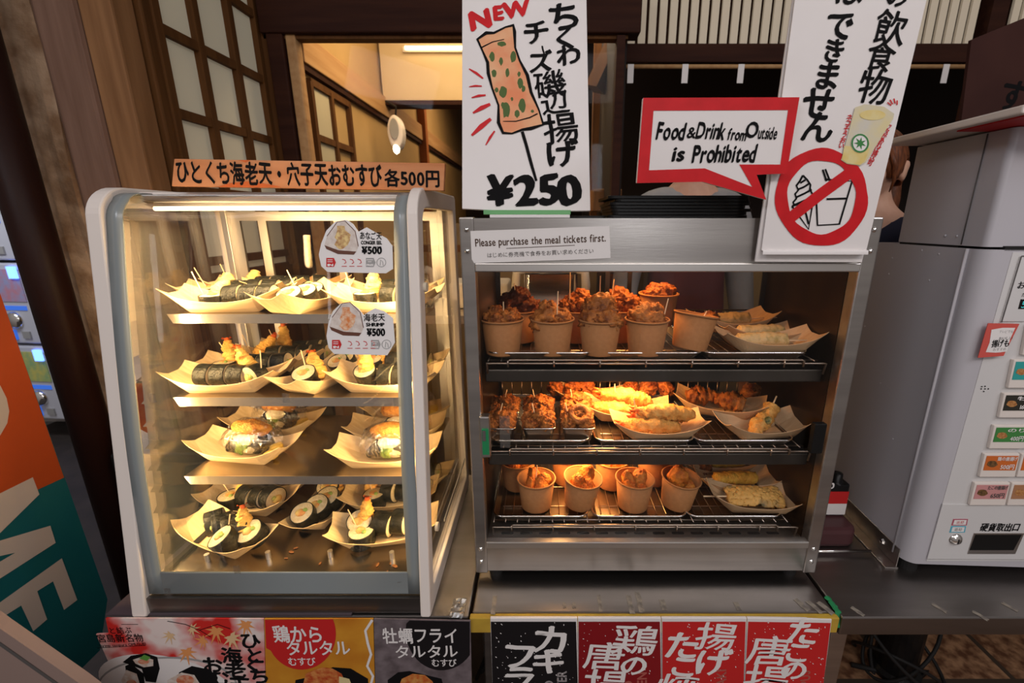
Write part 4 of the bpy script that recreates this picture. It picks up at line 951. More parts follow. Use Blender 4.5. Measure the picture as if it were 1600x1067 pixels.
for i, (k, x, y, z, yaw) in enumerate(((1, -.022, -.014, .026, .0), (0, .0, .012, .040, .08), (1, -.004, .0, .056, -.06))):
    put(use(LS[k]), in_boat(c, rad(-6), x, y, z), (R.uniform(-.4, .4), .1, rad(-6) + yaw), '%s long shrimp tempura from the bottom, second-row boat of middle rack' % ORD[i], 'tempura')
pick(in_boat(c, rad(-6), -.03, -.01, .05), 0, rad(-4), 'wooden pick in the shrimp boat in the second row of the middle rack', .7)
c = wboat(930, 1.150, 1, rad(-4), 'back of the middle rack, holding brown fried balls')
for i, px in enumerate((868, 895, 918, 985, 1012, 1040)):
    z = FLOOR[1] + .045; piece(KA['karaage'][i % 3], (XY(px, 1.15, z), 1.15, z), .023, '%s round fried ball from the steel post, back of middle rack' % ORD[i], name='fried_ball')
SQD = stick(31, [(-.05, 0, 0), (-.02, .004, .006), (.02, 0, .004), (.055, .002, .014)], [.010, .019, .016, .019], .36, 18, 12, 90).mesh('squid_tempura', 'tempura_pale', True)
OYS = stick(37, [(-.04, 0, 0), (-.01, .004, .004), (.03, 0, .004)], [.018, .024, .014], .45, 18, 12, 90).mesh('oyster_fry', 'karaage_pale', True)
c = wboat(1122, 1.060, 1, rad(-24), 'back of middle rack, tipped up', .012)
for i, (x, y) in enumerate(((-.04, .008), (.02, .0))):
    o = link('oyster_fry', OYS, loc=in_boat(c, rad(-24), x, y, .030)); o.rotation_euler = (i, 0, i * 2.6); tag(o, 'brown fried oyster, %s one in the tipped boat on the middle rack' % ORD[i], 'fried food')
c = wboat(1172, 1.130, 1, rad(22), 'far back of middle rack, machine side')
o = link('oyster_fry', OYS, loc=in_boat(c, rad(22), .0, .0, .036)); o.rotation_euler = (.5, 0, 1); tag(o, 'brown fried oyster in the far back boat of the middle rack', 'fried food')
c = wboat(1190, .965, 1, rad(10), 'front of middle rack, machine side')
o = link('squid_skewer', SQD, loc=in_boat(c, rad(10), .0, .0, .024)); o.rotation_euler = (0, -.35, rad(10) + .55); tag(o, 'pale battered squid skewer with a dark patch, front middle-rack boat', 'skewer')
MB().cyl((.03, 0, .006), (.085, .004, .022), .0018, n=8).build('stick', 'pick_wood', o)
bq = blob(71, .010, .008, .007, sub=3); bq.v = [(x + .0, y - .012, z + .016) for x, y, z in bq.v]; bq.build('dark_patch', 'isobe_green', o, smooth=True)
# bottom rack boats
FISH = MB().grid(lambda u, v: ((u - .5) * .135 * (1 + .05 * noise.noise(Vector((v * 4, u, 5)))), (v - .5) * .056 * (1 + .18 * noise.noise(Vector((u * 5, v, 2)))), .012 * math.sin(PI * u) * math.sin(PI * v) + .004 * noise.noise(Vector((u * 22, v * 10, 1)))), 50, 24).mesh('fish_tempura', pm('seaweed_batter', (.66, .37, .10), (.10, .10, .06), scale=16, rough=.5, bump=1, bscale=150, lo=.57, hi=.68), True)
c = wboat(1178, .965, 2, rad(-3), 'front of the bottom rack')
o = link('fish_tempura', FISH, thick=.014, loc=in_boat(c, rad(-3), -.002, .0, .024)); o.rotation_euler = (rad(16), 0, rad(-4)); tag(o, 'flat fish tempura with a dark seaweed patch, front boat of bottom rack', 'tempura')
MB().cyl((-.125, -.002, -.002), (-.05, 0, .0), .0019, n=8).build('stick', 'pick_wood', o)
c = wboat(1150, 1.050, 2, rad(2), 'second row of the bottom rack'); skewer(ISO, c, rad(2), (-.006, .0, .024), 'golden ridged tempura skewer, second row boat of bottom rack', -1, .19, name='tempura_skewer')
c = wboat(1120, 1.130, 2, rad(4), 'back of the bottom rack')
skewer(ISO, c, rad(4), (.02, .0, .026), 'golden tempura skewer at the very back of the bottom rack', -1, .16, name='tempura_skewer')
piece(SM[0], in_boat(c, rad(4), -.055, -.02, .03), .022, 'fried bite beside the back skewer on the bottom rack', name='fried_bite')

# things standing on the warmer's roof
BLK = []
z = .8365
for i in range(7):
    h = .006; xx = (i % 3) * .004; w = .29 - .012 * (i % 2)
    o = MB().ring(rpoly([(-w / 2, -.09), (w / 2, -.09), (w / 2, .09), (-w / 2, .09)], [.012] * 4, 4), rpoly([(-w / 2 + .012, -.078), (w / 2 - .012, -.078), (w / 2 - .012, .078), (-w / 2 + .012, .078)], [.008] * 4, 4), 0, h, fXYp)
    o.box((-w / 2 + .010, -.08, .001), (w / 2 - .010, .08, .003)); o = o.build('bento_tray', 'black_plastic', bevel=.001)
    o.location = (.275 + xx, 1.03, z + i * .0064)
    tag(o, '%s black plastic tray from the bottom of the stack on the warmer' % ORD[i], 'lid', 'black lids stacked on the warmer')
tag(MB().box((.055, .98, .8365), (.135, 1.10, .842)).build('plastic_sheet', 'black_plastic', bevel=.001), 'flat black sheet lying on the warmer between price sign and lids', 'sheet')
tag(MB().box((-.105, .886, .8365), (.050, 1.02, .8428)).build('plastic_plate', 'white_print', bevel=.001), 'white slab under the green slab on the warmer', 'slab')
tag(MB().box((-.118, .895, .843), (.052, 1.02, .8515)).build('plastic_plate', 'green_tray', bevel=.001), 'green slab on a white one beneath the price sign', 'slab')
# ------------------------------------------------------------------ signs and posters
BR = dict(brush=.045, warp=.05)
# tall price sign leaning back on the warmer
o0 = P(722, 327, Y=.905)
pl = Plane(o0, (1, 0, 0), (0, math.sin(rad(15)), math.cos(rad(15))))
sg = board('price_sign', pl, [(722, -22), (916, -22), (922.5, 329), (820, 331), (722, 326)], .006, 'sign_white', .001)
tag(sg, 'tall white hand-painted price sign with a fried fish cake on a stick', 'sign')
k = Ink(pl, .0012)
for ch, x, y, h, r in (('ち', 881, 26, 56, 4), ('く', 883, 61, 44, 8), ('わ', 888, 86, 42, 6), ('チ', 838, 51, 46, 6), ('ー', 849, 80, 20, -75), ('ズ', 845, 96, 42, 6), ('磯', 859, 132, 52, 8), ('辺', 867, 160, 46, 6), ('揚', 876, 201, 58, 8), ('げ', 879, 240, 54, 4)):
    k.glyph(ch, x, y, h * .86, r, 1.15, .014 if ord(ch) > 0x4e00 else .032, 35, .05)
for ch, x, h, r in (('¥', 781, 62, -2), ('2', 822, 64, 4), ('5', 858, 66, 2), ('0', 889, 66, -4)): k.glyph(ch, x, 297, h, r, 1.12, .05, 30, .05)
k.band([(816, 206), (822, 226), (830, 256), (838, 283)], [5, 5, 5, 4])
edge = [(746, 62), (760, 52), (772, 52), (790, 43), (802, 40), (804, 50), (805, 75), (812, 95), (824, 118), (830, 145), (842, 172), (849, 195), (830, 201), (816, 203), (800, 209), (786, 208), (779, 192), (779, 165), (769, 138), (763, 115), (762, 98), (754, 80)]
k.band(edge, [4 + 1.5 * math.sin(i * 1.7) for i in range(len(edge))], True)
k.band([(752, 75), (770, 66), (788, 62)], [2, 1.5, 1]); k.band([(786, 190), (806, 190), (828, 184), (840, 178)], [1, 1.5, 2, 2])
k.done('lettering', 'ink', sg)
kk = Ink(pl, .0007); kk.poly(edge); kk.done('painted_fish_cake', pm('paint_peach', (.80, .47, .26), (.78, .26, .12), scale=14, rough=.6), sg)
kk = Ink(pl, .0009)
for x, y, w, h in ((784, 69, 14, 8), (769, 89, 8, 16), (802, 89, 9, 18), (783, 96, 6, 12), (772, 115, 8, 12), (793, 114, 6, 14), (811, 116, 5, 8), (813, 130, 9, 16), (786, 144, 12, 18), (776, 141, 6, 8), (818, 139, 6, 10), (791, 172, 12, 24), (816, 165, 11, 22), (808, 178, 8, 12), (832, 174, 5, 5), (786, 165, 6, 10), (800, 155, 4, 6)):
    kk.poly([(x + (w * .5) * (1 + .5 * noise.noise(Vector((a * 1.7, x, y)))) * math.cos(a), y + (h * .5) * (1 + .5 * noise.noise(Vector((a * 1.7, y, x)))) * math.sin(a)) for a in [2 * PI * i / 12 for i in range(12)]])
kk.done('painted_seaweed', pm('paint_green', (.08, .13, .035), rough=.6), sg)
kk = Ink(pl, .0009)
for ch, x, y, h, r in (('N', 750, 31, 40, 12), ('E', 779, 21, 30, 6), ('W', 807, 15, 34, 10)): kk.glyph(ch, x, y, h, r, 1.15, .06, 40, .04)
for a, b2, w in (((733, 108), (755, 123), 4), ((733, 136), (753, 135), 3), ((737, 153), (759, 149), 4), ((739, 177), (766, 163), 7), ((737, 212), (767, 186), 8), ((759, 227), (773, 205), 4)):
    kk.band([a, ((a[0] + b2[0]) / 2, (a[1] + b2[1]) / 2 - 1), b2], [w * .4, w, w * .6])
kk.done('red_lettering', 'red_paint', sg)

# tall prohibition sign taped to the warmer, leaning out
T0 = Vector((.4056, .858, .759)); tv = Vector((0, -.030, .427))
pl = Plane(T0, (1, 0, 0), tv)
sg = board('prohibition_sign', pl, [(1180, 409), (1347, 410), (1452, -30), (1243, -30)], .005, 'sign_white', .001)
tag(sg, 'tall white hand-painted sign forbidding outside food and drink', 'sign')
p2 = Plane(T0 + pl.w * .006, (1, 0, 0), tv)
q = p2.poly([(1190, 391), (1270, 395), (1353, 394), (1455, -30), (1246, -30)]); sh = MB().prism(q, -.003, .0, fXYp).build('front_sheet', 'sign_white', None); sh.parent = sg; sh.matrix_parent_inverse = Matrix(); sh.location = (0, 0, .006)
a, b2 = p2.uv(1190, 391), p2.uv(1353, 394)
MB().grid(lambda u, v: (a.x + (b2.x - a.x) * u, a.y - .001 - .006 * v + .004 * math.sin(PI * v), .0065 + .006 * math.sin(v * PI * .5)), 10, 5).build('curled_edge', 'sign_white', sg, thick=.001)
k = Ink(p2, .0068)
for ch, x, y, h, r in (('の', 1402, -6, 46, -6), ('飲', 1391, 43, 62, -6), ('食', 1376, 88, 56, -8), ('物', 1366, 136, 62, -8), ('は', 1328, -14, 56, -4), ('で', 1312, 42, 56, -2), ('き', 1303, 79, 46, -8), ('ま', 1293, 119, 54, -6), ('せ', 1278, 162, 62, -4), ('ん', 1278, 199, 58, -4)):
    k.glyph(ch, x, y, h * .9, r, 1.05, .016 if ord(ch) > 0x4e00 else .032, 40, .05, -.08)
for line in ([(1254, 274), (1250, 282), (1244, 290), (1247, 297), (1242, 303), (1244, 310), (1239, 316), (1241, 322)], [(1254, 274), (1261, 281), (1266, 289), (1265, 296), (1269, 303), (1267, 310), (1271, 315)], [(1246, 296), (1256, 292), (1265, 286)], [(1244, 308), (1257, 302), (1268, 296)], [(1241, 320), (1257, 313), (1270, 307)], [(1250, 286), (1258, 281)], [(1237, 322), (1250, 318), (1270, 314), (1263, 358), (1237, 322)], [(1258, 330), (1263, 350)], [(1275, 311), (1277, 352), (1311, 350), (1331, 283), (1288, 280)], [(1291, 311), (1322, 310)], [(1285, 265), (1291, 283)], [(1289, 264), (1296, 282)]):
    k.band(line, 3)
k.done('lettering', 'ink', sg)
rg = Ink(p2, .0072); rg.band([(1283 + 63 * math.cos(t), 308 + 67 * math.sin(t)) for t in [2 * PI * i / 48 for i in range(48)]], [19 + 2 * math.sin(i * .9) for i in range(48)], True)
rg.band([(1231, 343), (1282, 303), (1330, 268)], 17)
for x0, y0, x1, y1 in ((1386, 160, 1392, 165), (1390, 156, 1394, 163), (1396, 154, 1398, 162), (1401, 157, 1401, 164)): rg.band([(x0, y0), (x1, y1)], 2)
rg.line('ネコそうおい', (1328, 179), (1313, 232), 10, brush=.03, vertical=True, rot=-8); rg.line('フタがあれば持込可', (1390, 195), (1357, 258), 9.5, brush=.03, vertical=True, rot=-12)
rg.done('red_lettering', 'red_paint', sg)
dk = Ink(p2, .0080); dk.poly([(1335, 168), (1350, 163), (1380, 167), (1396, 178), (1394, 186), (1351, 254), (1343, 259), (1322, 256), (1313, 250), (1316, 240)]); dk.done('drink_picture', pm('paint_cup', (.62, .58, .50), (.70, .60, .34), scale=30, rough=.5), sg)
dk = Ink(p2, .0085); dk.poly([(1318, 228), (1358, 232), (1349, 253), (1342, 258), (1322, 255), (1314, 249)]); dk.ellipse(1362, 180, 20, 8); dk.done('drink_lemon', pm('paint_lemon', (.72, .52, .14), (.74, .62, .30), scale=40, rough=.5), sg)
dk = Ink(p2, .0090); dk.ellipse(1342, 224, 14, 15, rot=10); dk.done('emblem', 'white_print', sg)
dk = Ink(p2, .0094); dk.band([(1342 + 12.5 * math.cos(t), 224 + 13.5 * math.sin(t)) for t in [2 * PI * i / 24 for i in range(24)]], 2.6, True); dk.poly([(1342 + (10 if i % 2 else 4) * math.cos(2 * PI * i / 14), 224 + (10 if i % 2 else 4) * math.sin(2 * PI * i / 14)) for i in range(14)]); dk.done('emblem_print', pm('paint_leaf', (.05, .22, .06), rough=.5), sg)

# speech bubble sign stuck to it
p3 = Plane(T0 + pl.w * .020 + Vector((0, -.002, 0)), (1, 0, .0), tv)
sg = board('speech_bubble_sign', p3, [(1005, 153), (1249, 152), (1229, 271), (1182, 273), (1197, 312), (1150, 299), (1098, 284), (995, 286)], .010, 'sign_white', .001)
tag(sg, 'red-bordered speech bubble sign with brush lettering in English', 'sign')
rb = Ink(p3, .0006)
ou = [(1005, 153), (1249, 152), (1229, 271), (1182, 273), (1197, 312), (1098, 284), (995, 286)]; inn = [(1021, 173), (1231, 172), (1219, 257), (1155, 257), (1175, 292), (1101, 263), (1014, 266)]
lo, li = p3.poly(ou), p3.poly(inn); zz = .0007; n = len(lo)
rb.mb.add([(x, y, zz) for x, y in lo + li], [(i, (i + 1) % n, n + (i + 1) % n, n + i) for i in range(n)]); rb.done('red_border', 'red_paint', sg)
k = Ink(p3, .0009)
def word(ik, s, p0, p1, h, **kw): ik.line(s, p0, p1, h, **kw)
word(k, 'Food', (1026, 204), (1071, 205), 38, brush=.035, shear=.18, warp=.03); word(k, '&', (1073, 207), (1088, 207), 24, brush=.03, shear=.1); word(k, 'Drink', (1088, 203), (1134, 205), 36, brush=.035, shear=.15, warp=.03)
word(k, 'from', (1137, 209), (1166, 211), 25, brush=.04, shear=.1); k.glyph('O', 1175, 203, 34, -6, .8, .035); word(k, 'utside', (1184, 207), (1214, 208), 27, brush=.025, shear=.1)
word(k, 'is', (1050, 240), (1070, 240), 32, brush=.035, shear=.12); word(k, 'Prohibited', (1082, 240), (1182, 239), 38, brush=.035, shear=.15, warp=.03)
k.done('lettering', 'ink', sg)

# paper notice on the warmer's top panel
pl = VERT(P(736, 411, Y=.8685)); sg = board('paper_notice', pl, [(735, 361), (952, 353), (954, 403), (915, 405), (741, 411), (737, 405)], .002, 'paper_white')
tag(sg, 'white paper notice about buying meal tickets on the steel panel', 'notice')
k = Ink(pl); k.line('Please purchase the meal tickets first.', (742, 379), (947, 371), 17, brush=.015); k.band([(791, 388), (898, 383)], .8); k.done('lettering', pm('ink_brown', (.07, .035, .02), rough=.6), sg)
k = Ink(pl); k.line('はじめに券売機で食券をお買い求めください', (761, 399), (928, 392), 8.4); k.done('fine_print', 'ink_grey', sg)

# wooden name board on the case
pl = Plane(P(268, 291, Y=.958), (1, 0, -.004), (0, .02, 1)); sg = board('name_board', pl, [(272, 248), (695, 255), (693, 298), (268, 291)], .014, 'board_wood', .0012)
tag(sg, 'orange wooden board with black brush writing lying along the top of the case', 'sign')
k = Ink(pl); k.line('ひとくち海老天・穴子天おむすび', (275, 269), (598, 275), 38, brush=.03, warp=.04, jit=4); k.line('各500円', (600, 278), (688, 280), 29, brush=.03, warp=.03); k.done('lettering', 'ink', sg)
k = Ink(pl, .0004); k.poly([(340, 292), (360, 286), (390, 283), (420, 288), (440, 292), (400, 293)]); k.poly([(372, 250), (384, 254), (392, 250)]); k.done('stain', pm('red_stain', (.60, .13, .03), rough=.5), sg)

# two price cards on the front glass
def card(y, z, dy, outline, label, fc1, fc2, onx, ony, jp, jb, en, eb, price, pb, shx):
    pl = Plane((-.4, y, z), (1, 0, 0), (0, dy, 1)); sg = board('price_card', pl, outline, .0012, 'white_print'); tag(sg, label, 'price card')
    rk = Ink(pl, .0004); rk.poly([(onx - 26, ony + 12), (onx - 22, ony - 2), (onx - 6, ony - 24), (onx + 6, ony - 26), (onx + 22, ony - 10), (onx + 27, ony + 14), (onx + 24, ony + 22), (onx - 4, ony + 20)]); rk.done('rice_picture', pm('print_rice' + label[:5], (.74, .66, .60), (.60, .50, .44), scale=90, rough=.6), sg)
    rk = Ink(pl, .0005); rk.poly([(onx - 26, ony + 12), (onx - 4, ony + 20), (onx + 24, ony + 22), (onx + 20, ony + 27), (onx - 5, ony + 26), (onx - 23, ony + 18)])
    rk.band([(onx - 22, ony - 2), (onx - 6, ony - 24), (onx + 6, ony - 26), (onx + 22, ony - 10), (onx + 27, ony + 14)], 1.2); rk.done('seaweed_picture', pm('print_dark' + label[:5], (.13, .05, .03), rough=.5), sg)
    rk = Ink(pl, .0006); rk.poly([(onx + a * 12 * (1 + .4 * math.sin(a * 9 + b)), ony + b * 15 * (1 + .3 * math.cos(b * 7))) for a, b in [(math.cos(2 * PI * i / 16), math.sin(2 * PI * i / 16)) for i in range(16)]]); rk.done('filling_picture', pm('print_fill' + label[:5], fc1, fc2, scale=120, rough=.5), sg)
    k = Ink(pl, .0007); k.line(jp, *jb, 13, brush=.02); k.line(en, *eb, 7.5, brush=.05); k.line(price, *pb, 15.5, brush=.055)
    k.line('TEMPURA  OMUSUBI', (eb[0][0] + 2, eb[0][1] + 7), (eb[1][0] - 1, eb[1][1] + 7), 3.2, brush=.03)
    k.done('lettering', 'ink', sg)
    by = pb[0][1] + 19; k = Ink(pl, .0007); x = shx
    k.poly([(x, by - 7), (x + 12, by - 7), (x + 15, by), (x + 12, by + 7), (x, by + 7)])
    for i in range(3 if 'eel' in label else 4):
        cx = x + 28 + i * 12; k.band([(cx - 3, by - 5), (cx + 1, by - 4), (cx + 3, by), (cx, by + 2)], 1.2); k.band([(cx - 4, by + 6), (cx + 4, by + 6)], 1)
    k.done('red_icons', 'red_print', sg)
    k = Ink(pl, .0007); x2 = pb[0][0] + 7; k.poly([(x2, by - 7), (x2 + 12, by - 7), (x2 + 15, by), (x2 + 12, by + 7), (x2, by + 7)]); cx = x2 + 24
    k.band([(cx + 7 * math.cos(t), by + 7 * math.sin(t)) for t in [2 * PI * i / 20 for i in range(20)]], 1, True); k.band([(cx - 2, by + 5), (cx - 1, by - 4), (cx + 2, by - 1), (cx + 3, by + 5)], 1); k.done('grey_icons', 'grey_print', sg)
    k = Ink(pl, .0009); k.line('IN', (x + 2, by + 4), (x + 11, by + 4), 5, brush=.06); k.line('FREE', (x2 + 1, by + 4), (x2 + 12, by + 4), 4, brush=.06)
    k.band([(x + 2, by - 4), (x + 10, by - 4)], 1); k.band([(x + 2, by - 1), (x + 10, by - 1)], 1); k.band([(x2 + 1, by - 4), (x2 + 11, by - 4)], 1); k.band([(x2 + 3, by - 1), (x2 + 9, by - 1)], 1); k.done('icon_text', 'white_print', sg)
card(.873, .735, .20, [(498, 398), (502, 380), (510, 360), (524, 346), (542, 343), (552, 350), (560, 362), (573, 355), (585, 362), (604, 372), (613, 384), (614, 420), (603, 427), (512, 425), (502, 416)], 'eel rice ball price card, upper of the two on the case glass', (.78, .58, .25), (.42, .20, .08), 533, 371, 'あなご天', ((562, 368), (597, 369)), 'CONGER EEL', ((564, 379), (597, 379)), '¥500', ((565, 391), (597, 391)), 510)
card(.842, .58, .175, [(510, 525), (513, 505), (520, 486), (533, 474), (548, 473), (560, 482), (568, 492), (586, 481), (600, 486), (614, 497), (617, 535), (605, 555), (522, 553), (513, 543)], 'shrimp rice ball price card, lower of the two on the case glass', (.70, .22, .06), (.80, .58, .40), 541, 498, '海老天', ((568, 496), (602, 496)), 'SHRIMP', ((572, 507), (601, 507)), '¥500', ((573, 519), (602, 519)), 519)
# clear tape bits stuck on the case glass
for px, py, z, lb in ((238, 622, .44, 'clear tape patch on the side glass near the second shelf'), (620, 628, .43, 'clear tape patch on the front glass below the shrimp card'), (447, 622, .44, 'clear tape patch at the lip of the second shelf'), (370, 890, .10, 'clear tape patch under the front boat on the case floor'), (262, 925, .06, 'round clear tape patch on the grey base border'), (617, 912, .09, 'wide clear tape patch on the grey base border')):
    Yg = .787 + .131 * z / .882 - .018 * math.sin(PI * z / .9) - .006; c = P(px, py, Y=Yg)
    w, h = (.032, .012) if 'wide' in lb else (.014, .02)
    o = MB().grid(lambda u, v: (w * (u - .5), .0015 * noise.noise(Vector((u * 7, v * 7, px))), h * (v - .5) * (1 + .2 * noise.noise(Vector((u * 4, px, 1))))), 5, 5).build('clear_tape', 'clear_tape', thick=.0004); o.location = c; tag(o, lb, 'tape')

# posters in front of the left counter
Yp = .762
pl = VERT((-.95, Yp, -.2))
# 1: rice ball poster
red_wash = pm('poster_wash', (.78, .66, .62), (.60, .025, .02), scale=9, rough=.4, lo=.40, hi=.56, detail=3)
sg = board('menu_poster', pl, [(165, 966), (412, 967), (416, 1120), (196, 1120), (172, 1040), (150, 991), (170, 990)], .003, red_wash)
tag(sg, 'red and white poster with maple leaves and rice balls under the case', 'poster')
k = Ink(pl)
for ch, x, y in (('ひ', 392, 1002), ('と', 399, 1024), ('く', 396, 1040), ('ち', 405, 1056), ('海', 362, 1024), ('老', 368, 1046), ('天', 376, 1070), ('お', 333, 1038), ('む', 343, 1058)): k.glyph(ch, x, y, 26, -4, 1, .035, 50, .04)
k.line('宮島新名物', (152, 997), (224, 996), 13, brush=.012); k.line('Shrimp tempura OMUSUBI', (155, 1009), (228, 1005), 6); k.band([(152, 1012), (228, 1008)], .7); k.line('と結ぶ', (170, 985), (206, 984), 11, brush=.01); k.band([(190, 975), (216, 975)], .7)
k.band([(262, 970), (290, 975), (312, 984), (340, 975), (360, 982)], 1); k.band([(312, 984), (330, 995)], .8)
k.done('lettering', 'ink', sg)
pt = Ink(pl, .0004); pt.ellipse(262, 1072, 110, 46, 40, 12); pt.done('plate_picture', 'white_print', sg)
pt = Ink(pl, .0005); pt.band([(262 + 108 * math.cos(t), 1072 + 45 * math.sin(t)) for t in [PI + PI * i / 20 for i in range(21)]], 3); pt.done('plate_shade_picture', 'grey_print', sg)
pt = Ink(pl, .0007)
for pts in ([(192, 1034), (205, 1024), (228, 1020), (246, 1026), (250, 1044), (244, 1066), (228, 1064), (222, 1045)], [(196, 1040), (205, 1036), (225, 1052), (228, 1080), (200, 1070)], [(280, 1050), (300, 1040), (330, 1046), (342, 1066), (330, 1090), (276, 1080)]): pt.poly(pts)
pt.done('seaweed_picture', 'ink', sg)
pt = Ink(pl, .0008)
for pts in ([(208, 1030), (224, 1025), (240, 1030), (240, 1040), (225, 1042), (212, 1036)], [(190, 1062), (198, 1046), (214, 1052), (222, 1078), (196, 1090)], [(262, 1062), (284, 1050), (304, 1054), (318, 1076), (300, 1100), (262, 1090)]): pt.poly(pts)
pt.done('rice_picture', pm('print_rice_white', (.74, .68, .62), (.60, .45, .36), scale=90, rough=.5), sg)
pt = Ink(pl, .0010); pt.ellipse(225, 1033, 9, 4); pt.ellipse(290, 1062, 14, 8); pt.ellipse(206, 1070, 9, 9); pt.done('filling_picture', pm('print_salmon', (.60, .14, .06), (.70, .42, .28), scale=90, rough=.5), sg)
pt = Ink(pl, .0011); pt.poly([(218, 1028), (226, 1022), (236, 1026), (230, 1032)]); pt.done('leaf_picture', pm('print_green', (.12, .34, .06), rough=.5), sg)
def maple(ik, x, y, s, r):
    pts = []
    for i, (a, l) in enumerate(((-90, 1), (-48, .92), (-12, .75), (30, .5), (90, .15), (150, .5), (192, .75), (228, .92))):
        pts += [(x + s * l * math.cos(rad(a + r)), y + s * l * math.sin(rad(a + r))), (x + s * .28 * math.cos(rad(a + r + 20)), y + s * .28 * math.sin(rad(a + r + 20)))]
    ik.poly(pts); ik.band([(x, y), (x - s * .2 * math.cos(rad(r)), y + s * .9)], .8)
for nm, col, ls in (('orange_leaf_picture', (.74, .30, .10), ((338, 985, 24, 200), (292, 1018, 22, 170), (318, 1000, 18, 240), (384, 975, 22, 190))), ('tan_leaf_picture', (.72, .48, .26), ((362, 996, 24, 150), (266, 992, 16, 210), (300, 982, 16, 120)))):
    pt = Ink(pl, .0006)
    for a in ls: maple(pt, *a)
    pt.done(nm, pm('print_' + nm, col, rough=.5), sg)
# 2: orange poster
sg = board('menu_poster', pl, [(413, 967), (583, 967), (587, 1120), (417, 1120)], .003, pm('poster_orange', (.66, .30, .03), (.50, .17, .015), scale=8, rough=.4)); tag(sg, 'orange poster with a red disc and fried chicken rice ball', 'poster')
pt = Ink(pl, .0004); pt.poly([(414, 968)] + [(471 + 54 * math.cos(rad(t)), 990 + 56 * math.sin(rad(t))) for t in range(-24, 156, 8)] + [(416, 1012)]); pt.done('disc_picture', 'red_print', sg)
k = Ink(pl, .0007); k.line('鶏から', (426, 990), (506, 991), 28, brush=.025); k.line('タルタル', (446, 1012), (548, 1012), 25, brush=.02); k.line('むすび', (450, 1033), (494, 1033), 14, brush=.015)
w_ = [(582, 968), (571, 985), (575, 1005), (580, 1022), (574, 1040), (583, 1056), (578, 1075), (586, 1120)]; k.band(w_, 4); k.done('lettering', 'white_print', sg)
pt = Ink(pl, .0006); pt.poly([(462, 1062), (490, 1056), (520, 1042), (548, 1044), (575, 1060), (580, 1120), (455, 1120)]); pt.done('seaweed_picture', 'ink', sg)
pt = Ink(pl, .0008); pt.poly([(474 + 0, 1068), (478, 1052), (492, 1046), (505, 1042), (520, 1044), (534, 1052), (541, 1068), (535, 1090), (478, 1090)]); pt.done('chicken_picture', pm('print_chicken', (.45, .06, .015), (.66, .25, .07), scale=70, rough=.45, bump=.4), sg)
pt = Ink(pl, .0009); pt.poly([(530, 1056), (546, 1060), (552, 1075), (540, 1085), (530, 1075)]); pt.done('sauce_picture', pm('print_cream', (.74, .60, .30), rough=.5), sg)
# 3: dark poster
sg = board('menu_poster', pl, [(584, 967), (735, 970), (738, 1120), (588, 1120)], .003, pm('poster_dark', (.11, .085, .09), (.20, .16, .17), scale=30, rough=.4)); tag(sg, 'dark grey poster with white writing for a fried oyster rice ball', 'poster')
pt = Ink(pl, .0004); pt.poly([(734, 971)] + [(690 + 56 * math.cos(rad(t)), 985 + 62 * math.sin(rad(t))) for t in range(38, 196, 8)] + [(640, 969)]); pt.done('disc_picture', 'black_print', sg)
k = Ink(pl, .0007); k.line('牡蠣フライ', (597, 993), (716, 993), 26, brush=.02); k.line('タルタル', (616, 1018), (716, 1017), 22, brush=.018); k.line('むすび', (674, 1035), (714, 1035), 13, brush=.015); k.done('lettering', 'white_print', sg)
pt = Ink(pl, .0006); pt.poly([(606, 1062), (622, 1050), (640, 1048), (690, 1060), (705, 1120), (606, 1120)]); pt.done('seaweed_picture', 'ink', sg)
pt = Ink(pl, .0008); pt.poly([(622, 1075), (628, 1060), (645, 1052), (664, 1054), (676, 1064), (684, 1090), (622, 1090)]); pt.done('oyster_picture', pm('print_oyster', (.50, .10, .02), (.66, .30, .08), scale=80, rough=.45), sg)

# four menu boards in front of the warmer counter
pl = VERT((-.12, .766, -.3))
WB = dict(brush=.06, warp=.05, nib=40)
def menu(outline, mat, label, chars, vert, seed, tone):
    sg = board('menu_board', pl, outline, .006, 'sign_white', .001); tag(sg, label, 'menu board')
    pr = Ink(pl, .0004); pr.poly([(outline[0][0] + 1, outline[0][1] + 5), (outline[1][0] - 2, outline[1][1] + 5), outline[2], outline[3]]); pr.done('printed_face', mat, sg)
    k = Ink(pl, .0008)
    for ch, x, y, h in chars: k.glyph(ch, x, y, h * .80, -4, 1.16 if ord(ch) > 0x4e00 else 1.02, .012 if ord(ch) > 0x4e00 else .03, 40, .04, .05)
    rr = random.Random(seed)
    for i in range(60):
        x = rr.uniform(outline[0][0] + 6, outline[1][0] - 6); y = rr.uniform(972, 1072); s = rr.uniform(.4, 1.1); k.ellipse(x, y, s * 1.4, s * .7, 6, rr.uniform(0, 90))
    k.done('lettering', 'white_print', sg)
    v = Ink(pl, .0007)
    for s, x, y0, y1 in vert: v.line(s, (x, y0), (x, y1), 16, brush=.03)
    v.done('side_lettering', tone, sg)
tn_g = pm('print_tone_grey', (.30, .27, .27), rough=.5); tn_r = pm('print_tone_red', (.42, .10, .08), rough=.5)
menu([(766, 966), (902, 966), (904, 1120), (771, 1120)], 'black_print', 'black menu board with white brush writing, first of the four boards', (('カ', 860, 999, 62), ('キ', 857, 1033, 54), ('フ', 812, 1026, 58), ('ラ', 811, 1060, 54)), (('OYSTER', 878, 1108, 1047), ('FRIED', 858, 1108, 1062)), 1, tn_g)
menu([(903, 966), (1033, 966), (1034, 1120), (904, 1120)], 'crimson_print', 'dark crimson menu board with white brush writing beside the black board', (('鶏', 993, 1000, 62), ('の', 990, 1040, 44), ('唐', 944, 1024, 56), ('揚', 946, 1068, 58)), (('CHICKEN', 1003, 1120, 1049), ('FRIED', 982, 1120, 1062)), 2, tn_r)
